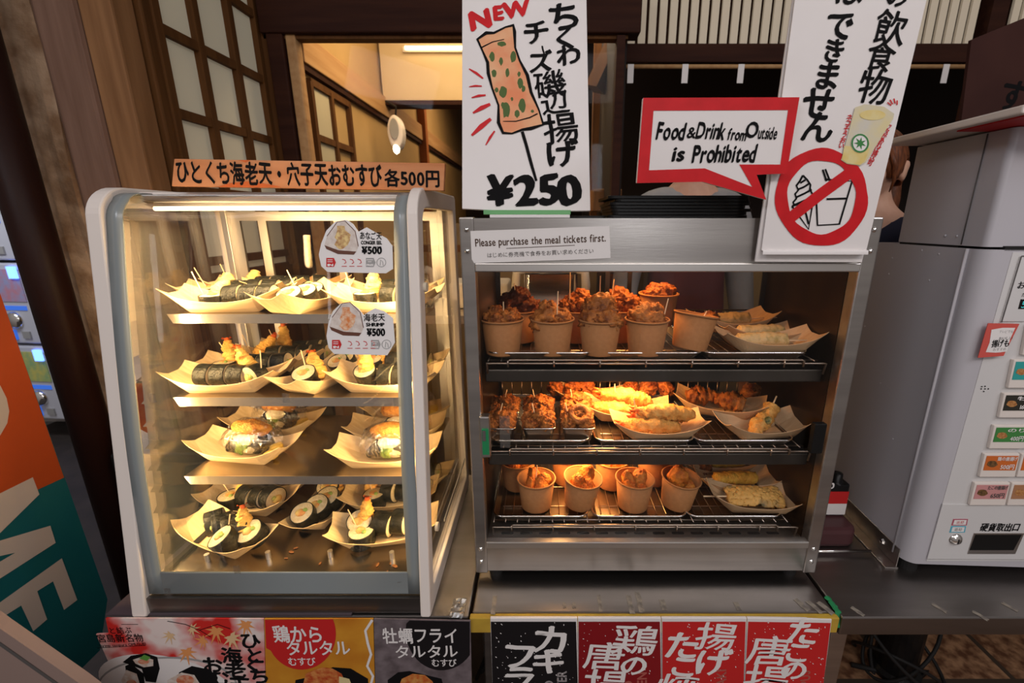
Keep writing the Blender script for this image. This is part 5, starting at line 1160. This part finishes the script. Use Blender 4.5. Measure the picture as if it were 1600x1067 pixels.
menu([(1034, 966), (1167, 966), (1160, 1120), (1035, 1120)], 'red_print', 'bright red menu board next to the dark crimson one', (('揚', 1119, 994, 56), ('げ', 1115, 1034, 54), ('た', 1066, 1008, 56), ('こ', 1068, 1042, 46), ('焼', 1058, 1074, 58)), (('TAKOYAKI', 1127, 1130, 1045),), 3, tn_r)
menu([(1168, 966), (1300, 968), (1280, 1120), (1161, 1120)], 'red_print', 'bright red menu board at the end beside the steel table leg', (('た', 1255, 987, 54), ('こ', 1246, 1020, 44), ('の', 1240, 1047, 42), ('唐', 1201, 1016, 58), ('揚', 1197, 1062, 60)), (('OCTOPUS', 1258, 1112, 1047),), 4, tn_r)
# ------------------------------------------------------------------ ticket machine
MX, MY = .876, .892; yaw = rad(-2.5)
tm = tag(empty('ticket_machine', (MX, MY, 0), yaw), 'pale grey meal ticket machine with rows of picture buttons on the steel counter', 'ticket machine')
MB().prism(rpoly([(0, 0), (.66, 0), (.66, .325), (0, .325)], [.030, .03, .004, .004], 8), .030, .776, fXYp).build('lower_body', 'machine_side', tm, smooth='auto')
MB().prism(rpoly([(.002, .005), (.66, .005), (.66, .245), (.002, .245)], [.012, .012, .004, .004], 6), .781, 1.0, fXYp).build('upper_box', 'machine_side', tm, smooth='auto')
MB().box((.004, .07, .774), (.65, .24, .783)).build('seam', 'black_rubber', tm)
MB().box((.035, .0, .774), (.65, .03, .783)).build('seam_front', 'black_rubber', tm)
MB().tube([(-.0015, .040, .03), (-.0015, .040, .776)], .003, 8).build('side_bead', 'machine_white', tm, smooth=True)
MB().tube([(.0005, .060, .783), (.0005, .060, .998)], .0012, 6).build('upper_seam', 'ink_grey', tm, smooth=True)
rf = MB().box((-.075, -.085, 1.004), (.66, .25, .0 + 1.018)).build('roof_plate', 'white_plastic', tm, bevel=.003)
MB().box((-.060, -.080, 1.0015), (.65, .06, 1.0042)).build('red_underside', 'red_paint', rf)
MB().box((-.032, .015, .0), (.0, .36, .004)).add([(0, .02, .004), (0, .36, .004), (0, .36, .052), (0, .02, .052), (-.003, .02, .004), (-.003, .36, .004), (-.003, .36, .052), (-.003, .02, .052)], [(0, 1, 2, 3), (4, 7, 6, 5), (0, 3, 7, 4), (3, 2, 6, 7), (2, 1, 5, 6), (1, 0, 4, 5)]).build('mounting_bracket', 'steel', tm, bevel=.001)
MB().lathe([(.0005, .006), (.006, .005), (.008, 0)], 6, mat=Matrix.Translation((-.003, .075, .032)) @ Matrix.Rotation(-PI / 2, 4, 'Y')).build('bolt', 'chrome', tm)
for x, y in ((.030, .030), (.63, .03), (.03, .29), (.63, .29)): MB().cyl((x, y, .0), (x, y, .031), .021, .020, 20).build('foot', 'black_rubber', tm, smooth=False)
sc = MB()
for y, z in ((.075, .80), (.105, .80), (.11, .76), (.16, .765), (.12, .70), (.25, .70), (.25, .74), (.30, .55), (.12, .30), (.2, .42)): sc.lathe([(.0003, .0018), (.0022, .0012), (.003, 0)], 8, mat=Matrix.Translation((0.0005, y, z)) @ Matrix.Rotation(-PI / 2, 4, 'Y'))
sc.build('rivets', 'machine_white', tm, smooth=True)
mpl = Plane(Vector((MX, MY, 0)), (math.cos(yaw), math.sin(yaw), 0), (0, 0, 1)); mpl.o -= mpl.w * -.0; 
def mink(mat, name, parent, pts_list=(), w=.0015, bands=(), lines=()):
    k = Ink(mpl, w)
    for p in pts_list: k.poly(p)
    for b in bands: k.band(*b)
    for a in lines: k.line(*a[:4], **(a[4] if len(a) > 4 else {}))
    o = k.done(name, mat, None); o.matrix_world = Matrix(); o.parent = None
    # into the machine's own frame: plane frame (u, v, w) -> local (x, z, -y)
    me = o.data
    for v in me.vertices: x, y, z = v.co; v.co = (x, -z, y)
    o.parent = parent; return o
def mprism(pts, w0, w1, name, mat, parent=None, bevel=0):
    q = mpl.poly(pts); return MB().prism(q, w0, w1, lambda a, b, w: (a, -w, b)).build(name, mat, parent or tm, bevel=bevel)
mprism([(1582, 394), (1760, 396), (1760, 876), (1447, 876)], -.004, .0010, 'front_panel', 'machine_front')
up = mprism([(1592, 400), (1700, 402), (1700, 502), (1561, 502)], .001, .0035, 'display_panel', 'machine_front', bevel=.001)
mink('ink_grey', 'panel_outline', up, bands=[([(1593, 400), (1562, 503)], 2), ([(1593, 400), (1700, 402)], 2)], w=.004)
mink('ink', 'lettering', up, lines=[('おつり', (1587, 445), (1625, 445), 12, dict(brush=.02)), ('ただいま', (1593, 460), (1625, 460), 7)], w=.004)
mprism([(1592, 467), (1640, 467), (1636, 482), (1588, 482)], .003, .0045, 'digit_window', 'black_plastic', up)
mink(pm('digit_cyan', (.05, .35, .35), emit=(.05, .5, .5), es=.6), 'digits', up, lines=[('5 5', (1592, 475), (1612, 475), 14, dict(wide=1))], w=.005)
# coin door at the bottom
cdr = mprism([(1471, 786), (1700, 788), (1700, 873), (1447, 872)], .001, .0038, 'coin_door', 'machine_front', bevel=.001)
mink('ink_grey', 'door_gap', cdr, bands=[([(1472, 786), (1448, 872), (1700, 873)], 1.6)], w=.002)
mink('ink', 'lettering', cdr, lines=[('硬貨取出口', (1529, 822), (1591, 822), 13, dict(brush=.03, shear=.15))], w=.0045)
sl = mprism([(1519, 831), (1597, 831), (1583, 863), (1509, 863)], .003, .0052, 'coin_slot_frame', 'steel', cdr)
mprism([(1521, 833), (1593, 833), (1580, 857), (1512, 857)], .0035, .0056, 'coin_slot', 'black_plastic', sl)
lk = mpl.uv(1491, 841); lo = MB().lathe([(.0003, .012), (.008, .0115), (.011, .009), (.0145, .006), (.0155, .0035)], 28, mat=Matrix.Translation((lk.x, 0, lk.y)) @ Matrix.Rotation(PI / 2, 4, 'X')).build('lock', 'chrome', cdr, smooth=True)
MB().box((lk.x - .0012, -.0125, lk.y - .006), (lk.x + .0012, -.0118, lk.y + .006)).build('keyhole', 'black_rubber', lo)
for pts, col, nm in ((((1487, 809), (1510, 809), (1508, 819), (1484, 819)), (.45, .12, .16), 'pink_sticker'), (((1484, 820), (1507, 820), (1505, 830), (1481, 830)), (.10, .42, .55), 'blue_sticker')):
    s_ = mprism(pts, .0035, .0045, nm, pm(nm, col, rough=.4), cdr)
    c_ = (sum(p[0] for p in pts) / 4, sum(p[1] for p in pts) / 4); mink('white_print', 'sticker_face', s_, [[(c_[0] + (p[0] - c_[0]) * .82, c_[1] + (p[1] - c_[1]) * .74) for p in pts]], w=.0048)
    mink(col and 'red_print' if nm[0] == 'p' else 'ink_grey', 'sticker_text', s_, lines=[('返却', (c_[0] - 6, c_[1]), (c_[0] + 6, c_[1]), 5)], w=.005)
# speaker holes
mink('ink', 'speaker_holes', tm, [[(x + 1.2 * math.cos(t), y + 1.2 * math.sin(t)) for t in [PI / 3 * i for i in range(6)]] for x, y in ((1538, 603), (1532, 607), (1538, 607), (1543, 607), (1536, 611), (1533, 603.5))], w=.002)
# picture buttons
def button(x0, y0, x1, y1, col, name_en, txt, price, sk, dish):
    b = mprism([(x0, y0), (x1, y0), (x1 - sk, y1), (x0 - sk, y1)], .001, .009, 'picture_button', 'white_plastic', None, .0015)
    h = y1 - y0; f = pm('button_' + name_en, col, rough=.35)
    mprism([(x0 + 3, y0 + 3), (x1 - 3, y0 + 3), (x1 - sk * .72 - 3, y0 + h * .70), (x0 - sk * .72 + 3, y0 + h * .70)], .008, .0098, 'picture_card', f, b)
    cx, cy = x0 + 14 - sk * .4, y0 + h * .42; k = .0102
    mink(dish, 'dish_picture', b, [[(cx + 8 * math.cos(t) * (1 + .1 * math.sin(5 * t)), cy + 5 * math.sin(t)) for t in [2 * PI * i / 18 for i in range(18)]]], w=.0102)
    ik = 'white_print' if max(col) < .5 or col[0] > .55 and col[1] < .2 else 'ink_grey'
    mink(ik, 'lettering', b, lines=[(txt, (x0 + 19, y0 + h * .2), (x1 - 5, y0 + h * .2), 6.5, dict(brush=.02)), (price, (x0 + 27 - sk * .5, y0 + h * .55), (x1 - 6 - sk * .5, y0 + h * .55), 8.5, dict(brush=.02))], w=.0104)
dA = pm('dish_brown', (.35, .13, .04), (.55, .28, .10), scale=200, rough=.5); dB = pm('dish_dark', (.08, .045, .02), (.22, .11, .04), scale=200, rough=.5)
button(1600, 505, 1660, 553, (.62, .48, .10), 'yellow', '揚げ', '500円', 9, dA)
button(1578, 560, 1640, 604, (.04, .35, .33), 'teal', 'イカ', '500円', 9, dA)
button(1563, 612, 1624, 650, (.035, .032, .025), 'black', '牡蠣', '1600円', 8, dA)
button(1548, 662, 1602, 698, (.06, .24, .06), 'green', 'のり', '400円', 8, dA); button(1606, 662, 1660, 698, (.10, .3, .08), 'lime', 'のり', '400円', 8, dA)
button(1533, 706, 1588, 742, (.62, .15, .03), 'orange', '鶏の唐揚げ', '500円', 8, dB); button(1591, 706, 1650, 742, (.64, .15, .03), 'red_orange', '唐揚げ', '500円', 8, dB)
button(1518, 751, 1573, 786, (.60, .27, .26), 'pink', 'たこの唐揚げ', '650円', 8, dB); button(1576, 751, 1640, 786, (.42, .20, .10), 'brown', '揚げたこ焼', '600円', 8, dA)
# red and white notice taped over the buttons
pn = Plane(mpl.o + mpl.w * .012, (mpl.u.x, mpl.u.y, 0), (0, 0, 1)); nt_ = board('paper_notice', pn, [(1544, 505), (1593, 506), (1568, 556), (1528, 559)], .0012, pm('notice_red', (.62, .10, .08), rough=.4)); tag(nt_, 'small red-edged paper notice taped to the ticket machine', 'notice')
k = Ink(pn, .0004); k.poly([(1549, 515), (1566, 512), (1586, 512), (1578, 530), (1573, 549), (1556, 551), (1540, 550), (1546, 535)]); k.done('notice_face', 'white_print', nt_)
k = Ink(pn, .0007); k.line('おいしい', (1560, 529), (1582, 528), 6); k.line('揚げも', (1549, 537), (1577, 536), 12, brush=.03); k.done('lettering', 'ink', nt_)
k = Ink(pn, .0007); k.line('テレビでも', (1561, 518), (1583, 518), 5); k.line('おすすめ', (1551, 546), (1572, 545), 5); k.done('fine_print', 'grey_print', nt_)
# maroon tray and bottle between warmer and machine
tb = tag(empty('card_reader', (.763, 1.09, 0), rad(0)), 'maroon plastic slotted box on the counter between warmer and ticket machine', 'box')
MB().prism(rpoly([(-.14, -.11), (.062, -.11), (.062, .12), (-.14, .12)], [.02, .03, .03, .02], 6), .0, .055, fXYp).build('body', 'maroon_plastic', tb, bevel=.012)
for y in (-.02, .02): MB().box((-.10, y - .008, .0552), (.04, y + .008, .0562)).build('slot', 'black_rubber', tb)
MB().cyl((-.12, -.135, .012), (.078, -.135, .012), .0035, n=10).build('metal_rod', 'chrome', tb, smooth=True)
bt = tag(empty('bottle', (.792, 1.055, .0565)), 'black bottle with a red and white label standing on the maroon box', 'bottle')
MB().prism(rpoly([(-.028, -.018), (.028, -.018), (.028, .018), (-.028, .018)], [.007] * 4, 4), 0, .095, fXYp).build('body', 'black_plastic', bt, bevel=.004)
MB().lathe([(.0005, .122), (.012, .12), (.0135, .098), (.018, .093)], 20).build('cap', 'black_plastic', bt, smooth=True)
MB().box((-.026, -.0190, .038), (.026, -.0182, .075)).build('red_label', 'red_print', bt); MB().box((-.026, -.0190, .004), (.026, -.0182, .038)).build('white_label', 'white_print', bt)
bp_ = VERT((bt.location.x, bt.location.y - .0192, bt.location.z))
k = Ink(bp_, .0004); c_ = bp_.uv; k.glyph('0', 1300, 759, 12, 0, 1, .05); k.glyph('0', 1294, 759, 12, 0, 1, .05); lt = k.done('lettering', 'white_print', None)
for v in lt.data.vertices: x, y, z = v.co; v.co = (x, -.0192 - z, y)
lt.parent = bt
# ------------------------------------------------------------------ left side: welcome banner, pipe, toy machines, passer-by
fu = Vector((.041, .118, 0)).normalized()
bpn = Plane(Vector((-1.352, 1.1, 0)), fu, (0, 0, 1))
bn = board('welcome_banner', bpn, [(-260, 380), (0, 458), (168, 936), (156, 1016), (112, 1060), (-260, 1600)], .012, 'banner_teal'); tag(bn, 'orange and teal standing banner with large white letters beside the wooden post', 'banner')
k = Ink(bpn, .0006); k.poly([(-258, 381), (0, 458.5), (100, 746), (0, 792), (-258, 905)]); k.done('orange_field', 'banner_orange', bn)
k = Ink(bpn, .0012); zp = lambda l: [(x / 2.909, 700 + y / 2.909) for x, y in l]
k.poly(zp([(-300, 340), (0, 205), (148, 132), (178, 210), (0, 385), (-120, 500), (-300, 560)])); k.poly(zp([(-300, 520), (0, 420), (228, 352), (252, 430), (0, 592), (-300, 790), (-300, 700), (0, 515), (68, 475), (0, 490), (-300, 575)]))
k.poly(zp([(-300, 900), (0, 700), (280, 500), (350, 690), (290, 735), (240, 605), (168, 650), (213, 778), (150, 832), (95, 715), (0, 775), (-100, 850), (-60, 960), (-130, 1010), (-200, 900), (-300, 1000)]))
k.poly([(-120, 640), (-60, 600), (-20, 590), (0, 602), (10, 622), (14, 642), (11, 661), (0, 680), (-40, 715), (-120, 760)])
k.done('lettering', 'banner_letter', bn)
kb = tag(empty('white_board', (0, 0, 0)), 'pale flat board edge leaning in front of the welcome banner near the ground', 'board')
pb = Plane(P(60, 1030, Y=.66), (1, 0, 0), (0, 0, 1)); COL.objects.unlink(kb); bpy.data.objects.remove(kb)
wb = board('leaning_board', pb, [(-90, 915), (0, 982), (122, 1066), (260, 1170), (-90, 1400)], .02, pm('pale_board', (.30, .21, .18), rough=.5)); tag(wb, 'pale board edge leaning below the welcome banner', 'board')
k = Ink(pb, .001); k.band([(-90, 945), (0, 1005), (88, 1067), (200, 1150)], 5); k.done('groove', 'ink_grey', wb)
pv = tag(empty('drain_pipe', (-1.388, 1.235, FZ)), 'dark brown glossy drain pipe in front of the plaster wall', 'pipe')
MB().cyl((0, 0, 0), (0, 0, 2.6), .046, n=32).build('tube', 'pipe_brown', pv, smooth=True)
for z in (.15, 2.3): MB().tube([(.05 * math.cos(t), .05 * math.sin(t), z) for t in [2 * PI * i / 24 for i in range(24)]], .006, 6, closed=True).build('clamp', 'pipe_brown', pv)
tag(MB().box((-1.32, 1.20, FZ), (-1.02, 1.30, FZ + .9)).build('storage_box', 'black_plastic', bevel=.01), 'dark box standing in the shade behind the post-side counter', 'box')
# gaming toy machines in the arcade behind
tw = [pm('toy_white', (.55, .55, .60), rough=.4), pm('toy_blue', (.04, .12, .45), rough=.4, emit=(.05, .2, .9), es=.5), pm('toy_pink', (.55, .25, .32), (.35, .35, .55), scale=20, rough=.5), pm('toy_yellow', (.60, .55, .14), (.3, .45, .2), scale=20), pm('blue_lamp', (.1, .2, .9), emit=(.10, .22, 1), es=4)]
def toy(x, y, z, label, pic, face):
    t = tag(empty('capsule_machine', (x, y, z), rad(-6)), label, 'capsule machine', 'capsule toy machines in the arcade')
    MB().box((-.16, 0, 0), (.16, .3, .56)).build('body', tw[0], t, bevel=.012)
    MB().box((-.14, -.006, .30), (.14, .0, .52)).build('picture_panel', pic, t)
    MB().lathe([(.001, .03), (.045, .028), (.058, .012), (.06, 0)], 24, mat=Matrix.Translation((0, 0, .17)) @ Matrix.Rotation(PI / 2, 4, 'X')).build('dial', 'chrome', t, smooth=True)
    MB().box((-.12, -.005, .24), (.12, .0, .27)).build('blue_strip', tw[1], t); MB().box((-.09, -.012, .03), (-.02, 0, .10)).build('chute', tw[1], t); MB().box((.03, -.010, .04), (.09, 0, .09)).build('coin_box', 'grey_print', t)
    MB().box((.08, -.02, .46), (.14, -.006, .54)).build('lamp', tw[4], t)
kk = 0
for ci, x in enumerate((-4.02, -3.67, -3.32, -2.97)):
    for ri, z in enumerate((-.58, .0, .58)):
        toy(x, 3.0 + .0 * ci, z - .0, ['white capsule toy machine with a coin dial in bottom row', 'white capsule toy machine with a coin dial in middle row', 'white capsule toy machine with a coin dial in top row'][ri] + (', %s column from the pipe' % ORD[3 - ci]), tw[2 + (ci + ri) % 2], None)
struct(MB().box((-5.5, 3.32, FZ), (-1.5, 3.4, 2.6)).build('wall_arcade', pm('arcade_wall', (.30, .27, .26), (.42, .38, .36), scale=3, rough=.8)))
area('arcade_light', (-3.3, 1.9, 1.9), (-3.3, 3.0, .3), 1.2, .4, 22, (.85, .9, 1))
# ------------------------------------------------------------------ people
def person(label, head, up, face_dir, parts, pose):
    """one continuous body: a skinned skeleton and a shaped head fused by a voxel remesh"""
    bm = bmesh.new(); lay = bm.verts.layers.skin.verify(); vs = {}
    for n, (p, r) in pose['joints'].items():
        v = bm.verts.new(p); v[lay].radius = r if isinstance(r, tuple) else (r, r); vs[n] = v
    for a, b in pose['bones']: bm.edges.new((vs[a], vs[b]))
    bm.verts.ensure_lookup_table(); vs[pose['root']][lay].use_root = True
    me = bpy.data.meshes.new('b'); bm.to_mesh(me); bm.free()
    o = bpy.data.objects.new('b', me); COL.objects.link(o); o.modifiers.new('s', 'SKIN').use_smooth_shade = True; s = o.modifiers.new('u', 'SUBSURF'); s.levels = 2
    bpy.context.view_layer.update(); m1 = bpy.data.meshes.new_from_object(o.evaluated_get(bpy.context.evaluated_depsgraph_get())); bpy.data.objects.remove(o)
    mb = MB(); mb.add([v.co for v in m1.vertices], [list(p.vertices) for p in m1.polygons])
    f = Vector(face_dir).normalized(); sd = Vector((0, 0, 1)).cross(f).normalized(); u = Vector((0, 0, 1)); H = Vector(head)
    Mh = Matrix((sd, -f, u)).transposed().to_4x4(); Mh.translation = H      # local: x to the person's left, -y forward, z up
    def ell(c, r, n=20, dist=None):
        vv = []; ff = []
        for i in range(n + 1):
            for j in range(n):
                a, b = PI * i / n, 2 * PI * j / n; q = Vector((math.sin(a) * math.cos(b), math.sin(a) * math.sin(b), math.cos(a)))
                q = Vector((q.x * r[0], q.y * r[1], q.z * r[2]))
                if dist: q = dist(q)
                vv.append(Mh @ (q + Vector(c)))
        for i in range(n):
            for j in range(n): ff.append((i * n + j, i * n + (j + 1) % n, (i + 1) * n + (j + 1) % n, (i + 1) * n + j))
        mb.add(vv, ff)
    def skull(q):
        t = max(0, -q.z / .115); q = Vector((q.x * (1 - .32 * t), q.y * (1 - .15 * t) - .018 * t, q.z)); return q
    ell((0, 0, 0), (.074, .094, .115), 26, skull)
    ell((0, -.096, -.025), (.013, .020, .024)); ell((0, -.090, .0), (.009, .014, .030)); ell((0, -.086, -.062), (.024, .014, .007)); ell((0, -.084, -.072), (.020, .013, .007)); ell((0, -.082, -.096), (.022, .018, .015))
    for s in (-1, 1):
        ell((s * .031, -.080, .004), (.013, .012, .009)); ell((s * .030, -.085, .022), (.020, .010, .006)); ell((s * .038, -.068, -.03), (.022, .024, .022))
        ell((s * .077, .012, -.012), (.009, .019, .032)); ell((s * .081, .018, .004), (.007, .016, .016))
    me = mb.mesh('b', 'skin', True); o = bpy.data.objects.new('b', me); COL.objects.link(o); r = o.modifiers.new('r', 'REMESH'); r.mode = 'VOXEL'; r.voxel_size = .006; r.use_smooth_shade = True
    sm = o.modifiers.new('m', 'SMOOTH'); sm.iterations = 3
    bpy.context.view_layer.update(); m2 = bpy.data.meshes.new_from_object(o.evaluated_get(bpy.context.evaluated_depsgraph_get())); bpy.data.objects.remove(o)
    m2.materials.clear(); m2.materials.append(M['skin'])
    body = tag(link('person', m2), label, 'person')
    return body, Mh
def shell(name, joints, bones, root, mat, parent):
    bm = bmesh.new(); lay = bm.verts.layers.skin.verify(); vs = {}
    for n, (p, r) in joints.items(): v = bm.verts.new(p); v[lay].radius = r if isinstance(r, tuple) else (r, r); vs[n] = v
    for a, b in bones: bm.edges.new((vs[a], vs[b]))
    vs[root][lay].use_root = True
    me = bpy.data.meshes.new(name); bm.to_mesh(me); bm.free(); o = bpy.data.objects.new(name, me); COL.objects.link(o); o.modifiers.new('s', 'SKIN').use_smooth_shade = True; o.modifiers.new('u', 'SUBSURF').levels = 2
    bpy.context.view_layer.update(); m1 = bpy.data.meshes.new_from_object(o.evaluated_get(bpy.context.evaluated_depsgraph_get())); bpy.data.objects.remove(o)
    m1.materials.clear(); m1.materials.append(M[mat] if isinstance(mat, str) else mat); m1.polygons.foreach_set('use_smooth', [True] * len(m1.polygons))
    return link(name, m1, parent)
def stand(base, f, hz, lean=(0, 0, 0)):
    """a standing skeleton: base = floor point below the neck, f = facing, hz = head-centre height above the floor"""
    f = Vector(f).normalized(); s = Vector((0, 0, 1)).cross(f).normalized(); k = hz / 1.50; B = Vector(base); ln = Vector(lean)
    def p(side, fw, z): return tuple(B + s * side * k + f * fw * k + Vector((0, 0, z * k)) + ln * max(0, (z - .9) / .6))
    J = {'pelvis': (p(0, 0, .92), (.13 * k, .10 * k)), 'waist': (p(0, .0, 1.06), (.115 * k, .085 * k)), 'chest': (p(0, .0, 1.22), (.135 * k, .095 * k)), 'collar': (p(0, -.01, 1.33), (.09 * k, .06 * k)), 'neck': (p(0, .0, 1.41), .046 * k), 'skull': (p(0, .015, 1.49), .05 * k)}
    Bn = [('pelvis', 'waist'), ('waist', 'chest'), ('chest', 'collar'), ('collar', 'neck'), ('neck', 'skull')]
    for q, n in ((1, 'l'), (-1, 'r')):
        J.update({n + 'sh': (p(q * .165, -.01, 1.315), .052 * k), n + 'el': (p(q * .215, -.02, 1.06), .040 * k), n + 'wr': (p(q * .235, .03, .82), .027 * k), n + 'pm': (p(q * .235, .05, .75), (.030 * k, .016 * k)), n + 'hip': (p(q * .085, 0, .86), .085 * k), n + 'kn': (p(q * .09, .01, .48), .055 * k), n + 'an': (p(q * .09, -.01, .08), .036 * k), n + 'to': (p(q * .10, .13, .03), .03 * k)})
        Bn += [('collar', n + 'sh'), (n + 'sh', n + 'el'), (n + 'el', n + 'wr'), (n + 'wr', n + 'pm'), ('pelvis', n + 'hip'), (n + 'hip', n + 'kn'), (n + 'kn', n + 'an'), (n + 'an', n + 'to')]
        for i, (ang, l) in enumerate(((-.022, .07), (-.008, .082), (.007, .078), (.021, .062))):
            J[n + 'f%da' % i] = (p(q * .235, .055 + ang, .715), .0085 * k); J[n + 'f%db' % i] = (p(q * .235, .062 + ang * 1.1, .715 - l * .55), .008 * k); J[n + 'f%dc' % i] = (p(q * .228, .072 + ang * 1.1, .715 - l * .95), .007 * k)
            Bn += [(n + 'pm', n + 'f%da' % i), (n + 'f%da' % i, n + 'f%db' % i), (n + 'f%db' % i, n + 'f%dc' % i)]
        J[n + 't0'] = (p(q * .225, .088, .765), .010 * k); J[n + 't1'] = (p(q * .222, .105, .72), .008 * k); Bn += [(n + 'wr', n + 't0'), (n + 't0', n + 't1')]
    return dict(joints=J, bones=Bn, root='pelvis'), k
def grow(J, names, d): return {n: (J[n][0], tuple(x + d for x in (J[n][1] if isinstance(J[n][1], tuple) else (J[n][1],) * 2))) for n in names}
# ponytailed person
fc = (-.82, -.57, 0); hd = P(1365, 264, Y=1.50); nb_ = Vector((hd.x, hd.y, 0)) + Vector((.82, .57, 0)) * .02
pose, kz = stand((nb_.x, nb_.y, FZ), fc, hd.z - FZ)
wom, Mh = person('person with a reddish ponytail and navy top behind the white sign', hd, None, fc, None, pose)
J = pose['joints']
nav = ['pelvis', 'waist', 'chest', 'lsh', 'lel', 'rsh', 'rel', 'lhip', 'rhip']; Jn = grow(J, nav, .014); c0 = J['collar']; Jn['yoke'] = (tuple(Vector(c0[0]) - Vector((0, 0, .004))), (.098, .070))
shell('navy_top', Jn, [('pelvis', 'waist'), ('waist', 'chest'), ('chest', 'yoke'), ('yoke', 'lsh'), ('lsh', 'lel'), ('yoke', 'rsh'), ('rsh', 'rel'), ('pelvis', 'lhip'), ('pelvis', 'rhip')], 'pelvis', 'navy', wom)
shell('trousers', grow(J, ['pelvis', 'lhip', 'lkn', 'lan', 'rhip', 'rkn', 'ran'], .012), [('pelvis', 'lhip'), ('lhip', 'lkn'), ('lkn', 'lan'), ('pelvis', 'rhip'), ('rhip', 'rkn'), ('rkn', 'ran')], 'pelvis', 'black_rubber', wom)
hb = MB()
def hairfn(u, v):
    a = PI * (.02 + .98 * v * .5) ; b = 2 * PI * u
    q = Vector((math.sin(a * 1.25) * math.cos(b) * .081, math.sin(a * 1.25) * math.sin(b) * .101 + .004, math.cos(a * 1.25) * .122))
    fwd = max(0, -math.sin(b)); sn = math.sin(b)
    lo = .052 if sn < -.82 else .052 - .085 * (sn + .82) / .22 if sn < -.60 else -.033 if sn < -.16 else -.033 + .06 * (sn + .16) / .12 if sn < -.04 else .027 if sn < .34 else -.05 if sn > .6 else .027 - .077 * (sn - .34) / .26
    if q.z < lo: q.z = lo; q.x *= .99
    w = 1 + .012 * noise.noise(Vector((b * 6, a * 2, 1)))
    return tuple(Mh @ (q * w))
hb.grid(hairfn, 48, 24, closeu=True)
hair = hb.build('hair', 'hair', wom, smooth=True, thick=.006)
pt_ = [(-.006, .100, .018), (-.006, .128, .014), (.0, .140, -.03), (.010, .134, -.09), (.018, .122, -.15), (.022, .112, -.20)]
MB().tube([Mh @ Vector(q) for q in pt_], [.022, .030, .036, .034, .026, .010], 14).build('ponytail', 'hair', hair, smooth=True)
for s_ in (1,):
    MB().tube([Mh @ Vector(q) for q in ((s_ * .060, -.072, .045), (s_ * .076, -.058, .0), (s_ * .076, -.046, -.045), (s_ * .070, -.048, -.075))], [.006, .007, .005, .0015], 8).build('side_strand', 'hair', hair, smooth=True)
# worker in a maroon apron behind the warmer
fc2 = (.1, -1, 0); h2 = P(1090, 232, Y=1.95)
pose, kz = stand((h2.x, 1.97, FZ), fc2, h2.z - FZ)
wk, Mh = person('person in maroon apron with grey sleeves behind the warmer, head hidden by the speech bubble', h2, None, fc2, None, pose)
J = pose['joints']
shell('grey_shirt', grow(J, ['pelvis', 'waist', 'chest', 'collar', 'lsh', 'lel', 'lwr', 'rsh', 'rel', 'rwr'], .014), [('pelvis', 'waist'), ('waist', 'chest'), ('chest', 'collar'), ('collar', 'lsh'), ('lsh', 'lel'), ('lel', 'lwr'), ('collar', 'rsh'), ('rsh', 'rel'), ('rel', 'rwr')], 'pelvis', 'grey_cloth', wk)
shell('apron', grow(J, ['pelvis', 'waist', 'chest', 'lhip', 'rhip'], .026), [('pelvis', 'waist'), ('waist', 'chest'), ('pelvis', 'lhip'), ('pelvis', 'rhip')], 'pelvis', 'maroon', wk)
shell('trousers', grow(J, ['pelvis', 'lhip', 'lkn', 'lan', 'rhip', 'rkn', 'ran'], .012), [('pelvis', 'lhip'), ('lhip', 'lkn'), ('lkn', 'lan'), ('pelvis', 'rhip'), ('rhip', 'rkn'), ('rkn', 'ran')], 'pelvis', 'black_rubber', wk)
hb = MB(); hb.grid(hairfn, 40, 20, closeu=True); hb.build('hair', 'black_rubber', wk, smooth=True, thick=.006)
# kitchen bench with a steel fryer behind the warmer
kt = tag(empty('kitchen_bench', (.02, 1.75, 0)), 'steel kitchen bench seen through the top of the warmer', 'bench')
MB().box((-.45, -.18, .47), (.22, .20, .50)).build('worktop', 'steel', kt); 
for x in (-.43, .20):
    for y in (-.16, .17): MB().box((x - .015, y - .015, FZ), (x + .015, y + .015, .47)).build('leg', 'steel', kt)
fy = tag(empty('food_pan', (.025, 1.72, .5005)), 'steel pan with two white handles on the bench behind the warmer', 'pan')
MB().ring(rpoly([(-.10, -.08), (.10, -.08), (.10, .08), (-.10, .08)], [.02] * 4, 5), rpoly([(-.095, -.075), (.095, -.075), (.095, .075), (-.095, .075)], [.018] * 4, 5), 0, .14, fXYp).add([(-.098, -.078, .01), (.098, -.078, .01), (.098, .078, .01), (-.098, .078, .01)], [(0, 1, 2, 3)]).build('pan_body', 'chrome', fy)
for s_ in (-1, 1): MB().tube([(s_ * .10, -.085, .04), (s_ * .125, -.09, .05), (s_ * .13, -.09, .10), (s_ * .125, -.09, .15), (s_ * .10, -.085, .16)], .016, 10).build('handle', 'cream_plastic', fy, smooth=True)
MB().tube([(-.10, -.085, .155), (.10, -.085, .155)], .010, 10).build('bar', 'chrome', fy, smooth=True)
tag(MB().box((-.40, 1.70, .501), (-.14, 1.88, .60)).build('food_bin', 'cream_plastic', bevel=.01), 'cream plastic bin on the bench behind the warmer', 'bin')
struct(MB().box((-.5, 2.6, FZ), (1.3, 2.64, .82)).build('wall_kitchen', pm('kitchen_tan', (.28, .17, .06), (.16, .10, .05), scale=4, rough=.6)))
# people who are not used as copies: remove unused first copies
